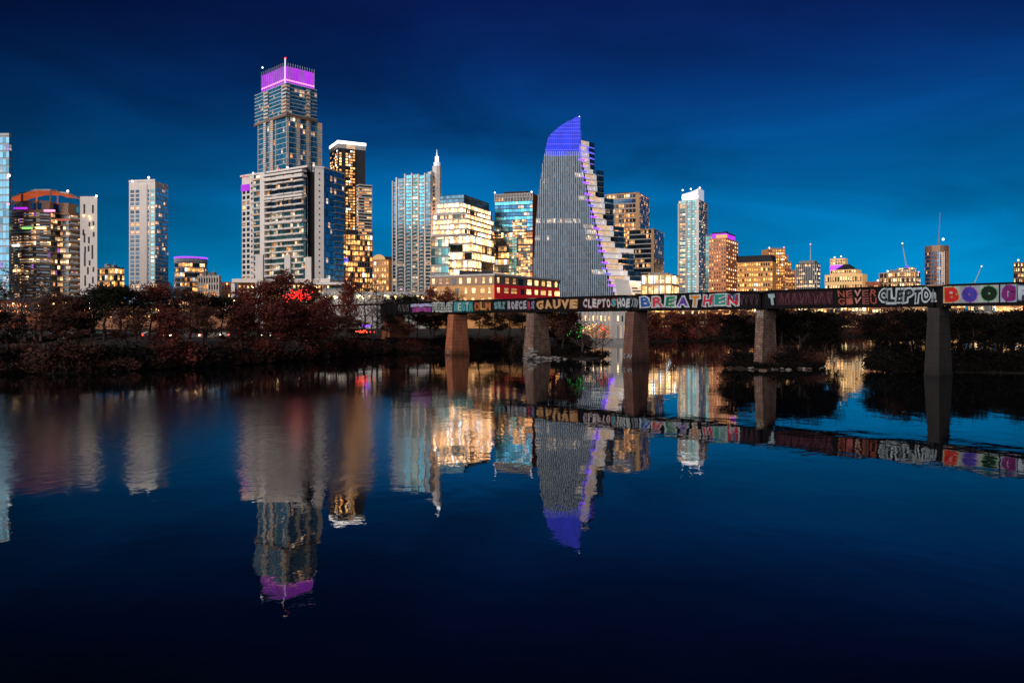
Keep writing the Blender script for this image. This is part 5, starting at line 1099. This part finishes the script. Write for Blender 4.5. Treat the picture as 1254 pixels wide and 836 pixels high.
# ================================================================== lamps, lights, cars
def lamp(px, py, d, label, mt='e_lamp', gz=GZ, hr=.32):
    h = Z(py, d)-gz; t = empty('street_lamp', (X(px, d), d, gz), label, 'street lamp', 'street lamps')
    mb = MB(); mb.tube((0, 0, 0), (0, 0, h+.1), .11, .06); mb.bar((0, 0, h+.05), (.9, -.2, h+.2), .07); mb.build('pole', M['dark'], t)
    mb = MB(); mb.ball((.9, -.2, h), hr, 0, .5); mb.build('lamp_head', M[mt], t); return t
for (x, y, d, w) in ((13, 372, 210, 'left of the bare tree under the curved condo'), (24, 383, 200, 'low at the far left'), (44, 374, 215, 'below the middle of the curved condo'), (62, 372, 215, 'below the right half of the curved condo'), (96, 371, 215, 'below the white stair tower'), (158, 357, 230, 'below the slim white tower left side'), (214, 370, 220, 'below the round block left side'), (236, 372, 210, 'below the round block right side'), (247, 371, 220, 'below the finned block'), (284, 368, 220, 'left of the canopy'), (306, 352, 240, 'at the canopy left end'), (306, 366, 236, 'under the canopy left end'), (384, 352, 260, 'right of the tallest pylon'), (395, 363, 250, 'before the annex'), (409, 364, 250, 'before the annex right part'), (437, 362, 260, 'right of the feathery red tree'), (468, 362, 260, 'left of the abutment'), (804, 376, 420, 'just right of the brown pier'), (824, 377, 430, 'under the letter E'), (846, 376, 430, 'under the letter T'), (858, 377, 430, 'under the letter H'), (875, 378, 430, 'under the last letter of the coloured word'), (892, 380, 440, 'under the small blue letters'), (984, 380, 420, 'right of the lettered pier'), (1015, 388, 470, 'left of the gap, low'), (1034, 386, 470, 'over the gap centre'), (1045, 389, 470, 'over the gap, right of centre'), (1055, 378, 430, 'over the gap, right side'), (1078, 390, 460, 'right of the gap'), (1200, 377, 420, 'right of the nearest pier'), (1216, 376, 420, 'second right of the nearest pier'), (1242, 378, 430, 'near the right photo edge')):
    lamp(x, y, d, 'glowing street lamp '+w, hr=.34 if d < 300 else .55)
def bulbs(nm, cx, cy, w, h, d, n, mt, label):
    mb = MB(); q = []
    for k in range(n): p = (X(cx+rg.gauss(0, w*.35), d)-X(cx, d), rg.uniform(-1.2, 1.2), Z(cy+rg.gauss(0, h*.35), d)-Z(cy, d)); q.append(p); mb.ball(p, rg.uniform(.06, .12))
    o = mb.build(nm, M[mt], None, (X(cx, d), d, Z(cy, d))); tag(o, label, 'tree lights'); return o
bulbs('string_lights', 364, 361, 22, 9, 150, 100, 'e_red', 'string of glowing red lights in the rust tree right of the tallest pylon')
bulbs('string_lights', 708, 404, 20, 12, 168, 36, 'e_green', 'bright green string lights in the branches right of the rubble pier')
bulbs('string_lights', 739, 404, 9, 12, 180, 40, 'e_red', 'red string lights in branches before the pale intake building')
bulbs('string_lights', 722, 402, 18, 8, 190, 26, 'e_warm', 'warm white string lights between the green and the red ones')
bulbs('string_lights', 450, 399, 8, 2, 176, 14, 'e_violet', 'violet string lights low in the trees left of the abutment')
bulbs('string_lights', 446, 406, 16, 3, 176, 18, 'e_tail', 'orange red string lights under the violet ones')
M['glass_car'] = surf('car_glass', (.02, .02, .03), .1, .05); M['tyre'] = surf('tyre_rubber', (.02, .02, .02), .9, .1)
def car(px, y, d, rz, z, col, label):
    t = empty('car', (X(px, d), d, z), label, 'car', 'cars on the bank road', rz=rz); m = surf('car_paint', col, .3, .05, metal=.3)
    mb = MB(); pr = [(-2.2, .35), (2.2, .35), (2.25, .75), (2.0, .95), (1.2, 1.0), (.55, 1.42), (-1.1, 1.45), (-1.8, 1.05), (-2.2, 1.0)]
    i = 0; n = len(pr); mb.v += [(x, -.85+(.12 if z_ > 1.1 else 0), z_) for x, z_ in pr]+[(x, .85-(.12 if z_ > 1.1 else 0), z_) for x, z_ in pr]
    mb.f.append(tuple(range(n))); mb.f.append(tuple(range(2*n-1, n-1, -1))); mb.m += [0, 0]; mb.uv += [(0, 0)]*(2*n)
    for k in range(n): j = (k+1) % n; mb.f.append((k, j, n+j, n+k)); mb.m.append(0); mb.uv += [(0, 0)]*4
    o = mb.build('body', m, t); md = o.modifiers.new('b', 'BEVEL'); md.width = .06
    for s in (-1, 1):
        mb = MB(); yy = s*.80; mb.poly([(1.0, yy*1.03, 1.0), (.5, yy*.95, 1.36), (-1.0, yy*.95, 1.38), (-1.6, yy*1.03, 1.05)]); mb.build('side_window', M['glass_car'], t)
        for wx in (-1.35, 1.35): mb = MB(); mb.tube((wx, s*.68, .33), (wx, s*.9, .33), .33, .33, 12); mb.build('wheel', M['tyre'], t)
        mb = MB(); mb.box(2.0, 2.32, s*.66-.30, s*.66+.30, .60, .86); mb.build('headlight', M['e_head'], t)
        mb = MB(); mb.box(-2.3, -2.0, s*.66-.30, s*.66+.30, .70, .98); mb.build('tail_light', M['e_tail'], t)
for i, (px, rz, c, lb) in enumerate(((34, 3.0, (.3, .3, .32), 'grey car with lights on at the far left of the bank road'), (72, .1, (.05, .05, .08), 'dark car on the bank road below the curved condo'), (106, 3.1, (.4, .05, .04), 'dark red car on the bank road below the white stair tower'), (138, .2, (.5, .5, .5), 'silver car on the bank road below the amber block'), (154, .2, (.05, .1, .25), 'blue car on the bank road left of the slim white tower'), (170, 3.3, (.6, .6, .6), 'white car with bright headlights below the slim white tower'), (188, .2, (.1, .1, .1), 'black car on the bank road just right of the white car'), (204, 3.3, (.35, .05, .05), 'red car on the bank road left of the round block'), (232, .2, (.2, .2, .22), 'grey car on the bank road below the round block'), (258, .2, (.45, .42, .35), 'beige car on the bank road below the finned block'), (274, 3.3, (.5, .5, .5), 'pale car on the bank road left of the canopy'), (292, .2, (.08, .08, .1), 'dark car on the bank road below the canopy end'), (326, 3.3, (.6, .6, .6), 'white car on the bank road below the left pylon'), (344, 3.3, (.25, .05, .04), 'maroon car on the bank road below the tallest pylon'), (18, .1, (.4, .4, .4), 'silver car on the bank road below the bare trees at far left'), (54, 3.3, (.1, .1, .12), 'black car on the bank road under the middle of the curved condo'), (90, .2, (.5, .48, .42), 'beige car on the bank road under the right end of the curved condo'), (122, 3.3, (.1, .2, .15), 'dark green car on the bank road right of the stair tower'), (147, 3.3, (.55, .55, .55), 'white car on the bank road directly below the amber block'), (162, 3.3, (.2, .2, .2), 'grey car just left of the white car below the slim white tower'), (180, 3.3, (.6, .58, .5), 'cream car on the bank road below the slim tower right side'), (196, .2, (.4, .08, .04), 'orange red car with tail lights on the bank road left of the round block'), (219, 3.3, (.15, .15, .3), 'navy car on the bank road below the round block left side'), (246, 3.3, (.5, .5, .52), 'silver car on the bank road between the round and finned blocks'), (308, .2, (.2, .3, .2), 'green car on the bank road left of the left pylon'), (362, .2, (.5, .5, .5), 'pale car on the bank road right of the tallest pylon'))):
    best = min((k/400 for k in range(401)), key=lambda t: abs(X(px, road_pt(t, 2 if rz < 1 else 6)[1])-road_pt(t, 0)[0])); rp = road_pt(best, 2.1 if rz < 1 else 6.0)
    car(px, 0, rp[1], rz+.15, 3.81, c, lb)

# ================================================================== sky, sun, camera
w = bpy.data.worlds.new('World'); S.world = w; w.use_nodes = True; nt = w.node_tree; bg = nt.nodes['Background']
SUN_EL, SUN_AZ = math.radians(14), math.radians(212)     # azimuth clockwise from +Y: behind the camera, to its left
tc = N(nt, 'ShaderNodeTexCoord'); sx = N(nt, 'ShaderNodeSeparateXYZ'); nt.links.new(tc.outputs['Generated'], sx.inputs[0]); gx, gy, gz_ = sx.outputs
cr = N(nt, 'ShaderNodeValToRGB'); cr.color_ramp.interpolation = 'B_SPLINE'
stops = [(0, (.000, .275, .560)), (.10, (.000, .175, .430)), (.20, (.0006, .070, .250)), (.28, (.0014, .026, .140)), (.36, (.0020, .009, .070)), (.45, (.0012, .0034, .026)), (1, (.0005, .0018, .010))]
el = cr.color_ramp.elements
for i, (p, c) in enumerate(stops):
    e = el[i] if i < 2 else el.new(p)
    e.position = p; e.color = (*c, 1)
nt.links.new(math_(nt, 'MAXIMUM', gz_, 0.), cr.inputs[0])
hl = math_(nt, 'SQRT', math_(nt, 'ADD', math_(nt, 'MULTIPLY', gx, gx), math_(nt, 'ADD', math_(nt, 'MULTIPLY', gy, gy), 1e-5)))
caz = math_(nt, 'DIVIDE', math_(nt, 'ADD', math_(nt, 'MULTIPLY', gx, math.sin(math.radians(14))), math_(nt, 'MULTIPLY', gy, math.cos(math.radians(14)))), hl)
mr = N(nt, 'ShaderNodeMapRange', interpolation_type='SMOOTHSTEP'); nt.links.new(caz, mr.inputs[0]); mr.inputs[1].default_value, mr.inputs[2].default_value, mr.inputs[3].default_value, mr.inputs[4].default_value = .62, 1.0, .36, 1.08
# thin high cloud wisps
mp = N(nt, 'ShaderNodeMapping'); mp.inputs['Scale'].default_value = (1.9, 1.9, 6.); mp.inputs['Rotation'].default_value = (0, .32, 0); nt.links.new(tc.outputs['Generated'], mp.inputs[0])
nz = N(nt, 'ShaderNodeTexNoise'); nz.inputs['Scale'].default_value = 1.5; nz.inputs['Detail'].default_value = 6; nz.inputs['Distortion'].default_value = .5; nt.links.new(mp.outputs[0], nz.inputs['Vector'])
cl = math_(nt, 'MULTIPLY_ADD', nz.outputs[0], 1.9); nt.nodes[-1].inputs[2].default_value = .03
base = N(nt, 'ShaderNodeVectorMath', operation='SCALE'); nt.links.new(cr.outputs[0], base.inputs[0]); nt.links.new(math_(nt, 'MULTIPLY', mr.outputs[0], cl), base.inputs[3])
# afterglow low in the west, behind the camera
sd = (math.sin(SUN_AZ), math.cos(SUN_AZ)); wz = math_(nt, 'DIVIDE', math_(nt, 'ADD', math_(nt, 'MULTIPLY', gx, sd[0]), math_(nt, 'MULTIPLY', gy, sd[1])), hl)
wm = math_(nt, 'MULTIPLY', math_(nt, 'POWER', math_(nt, 'MAXIMUM', wz, 0.), 1.3), math_(nt, 'POWER', math_(nt, 'SUBTRACT', 1., math_(nt, 'MINIMUM', math_(nt, 'ABSOLUTE', gz_), 1.)), 3.))
ag = N(nt, 'ShaderNodeVectorMath', operation='SCALE'); ag.inputs[0].default_value = (.20, .46, .66); nt.links.new(wm, ag.inputs[3])
sk = N(nt, 'ShaderNodeTexSky', sky_type='NISHITA'); sk.sun_disc = False; sk.sun_elevation = math.radians(1.0); sk.sun_rotation = SUN_AZ; sk.ozone_density = 6
s2 = N(nt, 'ShaderNodeVectorMath', operation='MULTIPLY'); nt.links.new(sk.outputs[0], s2.inputs[0]); s2.inputs[1].default_value = (.0006, .002, .006)
a1 = N(nt, 'ShaderNodeVectorMath', operation='ADD'); nt.links.new(base.outputs[0], a1.inputs[0]); nt.links.new(ag.outputs[0], a1.inputs[1])
a2 = N(nt, 'ShaderNodeVectorMath', operation='ADD'); nt.links.new(a1.outputs[0], a2.inputs[0]); nt.links.new(s2.outputs[0], a2.inputs[1])
nt.links.new(a2.outputs[0], bg.inputs[0]); bg.inputs[1].default_value = 1.0
sl = bpy.data.lights.new('dusk_glow', 'SUN'); sl.energy = 3.6; sl.angle = math.radians(75); sl.color = (1, .86, .77); so = bpy.data.objects.new('dusk_glow', sl); C.objects.link(so)
dv = Vector((math.sin(SUN_AZ)*math.cos(SUN_EL), math.cos(SUN_AZ)*math.cos(SUN_EL), math.sin(SUN_EL))); so.rotation_euler = dv.to_track_quat('Z', 'Y').to_euler()
cd = bpy.data.cameras.new('camera'); cd.sensor_width = 36; cd.lens = F*36/1254; cd.shift_y = -(418-HOR)/1254; cd.clip_start = .5; cd.clip_end = 12000
co = bpy.data.objects.new('camera', cd); C.objects.link(co); co.location = (0, 0, CAMZ); co.rotation_euler = (math.radians(90), 0, 0); S.camera = co
S.view_settings.view_transform = 'Standard'; S.view_settings.look = 'None'; S.view_settings.exposure = 0; S.view_settings.gamma = 1
S.cycles.max_bounces = 6; S.cycles.diffuse_bounces = 2; S.cycles.glossy_bounces = 4; S.cycles.caustics_reflective = False; S.cycles.sample_clamp_indirect = 6
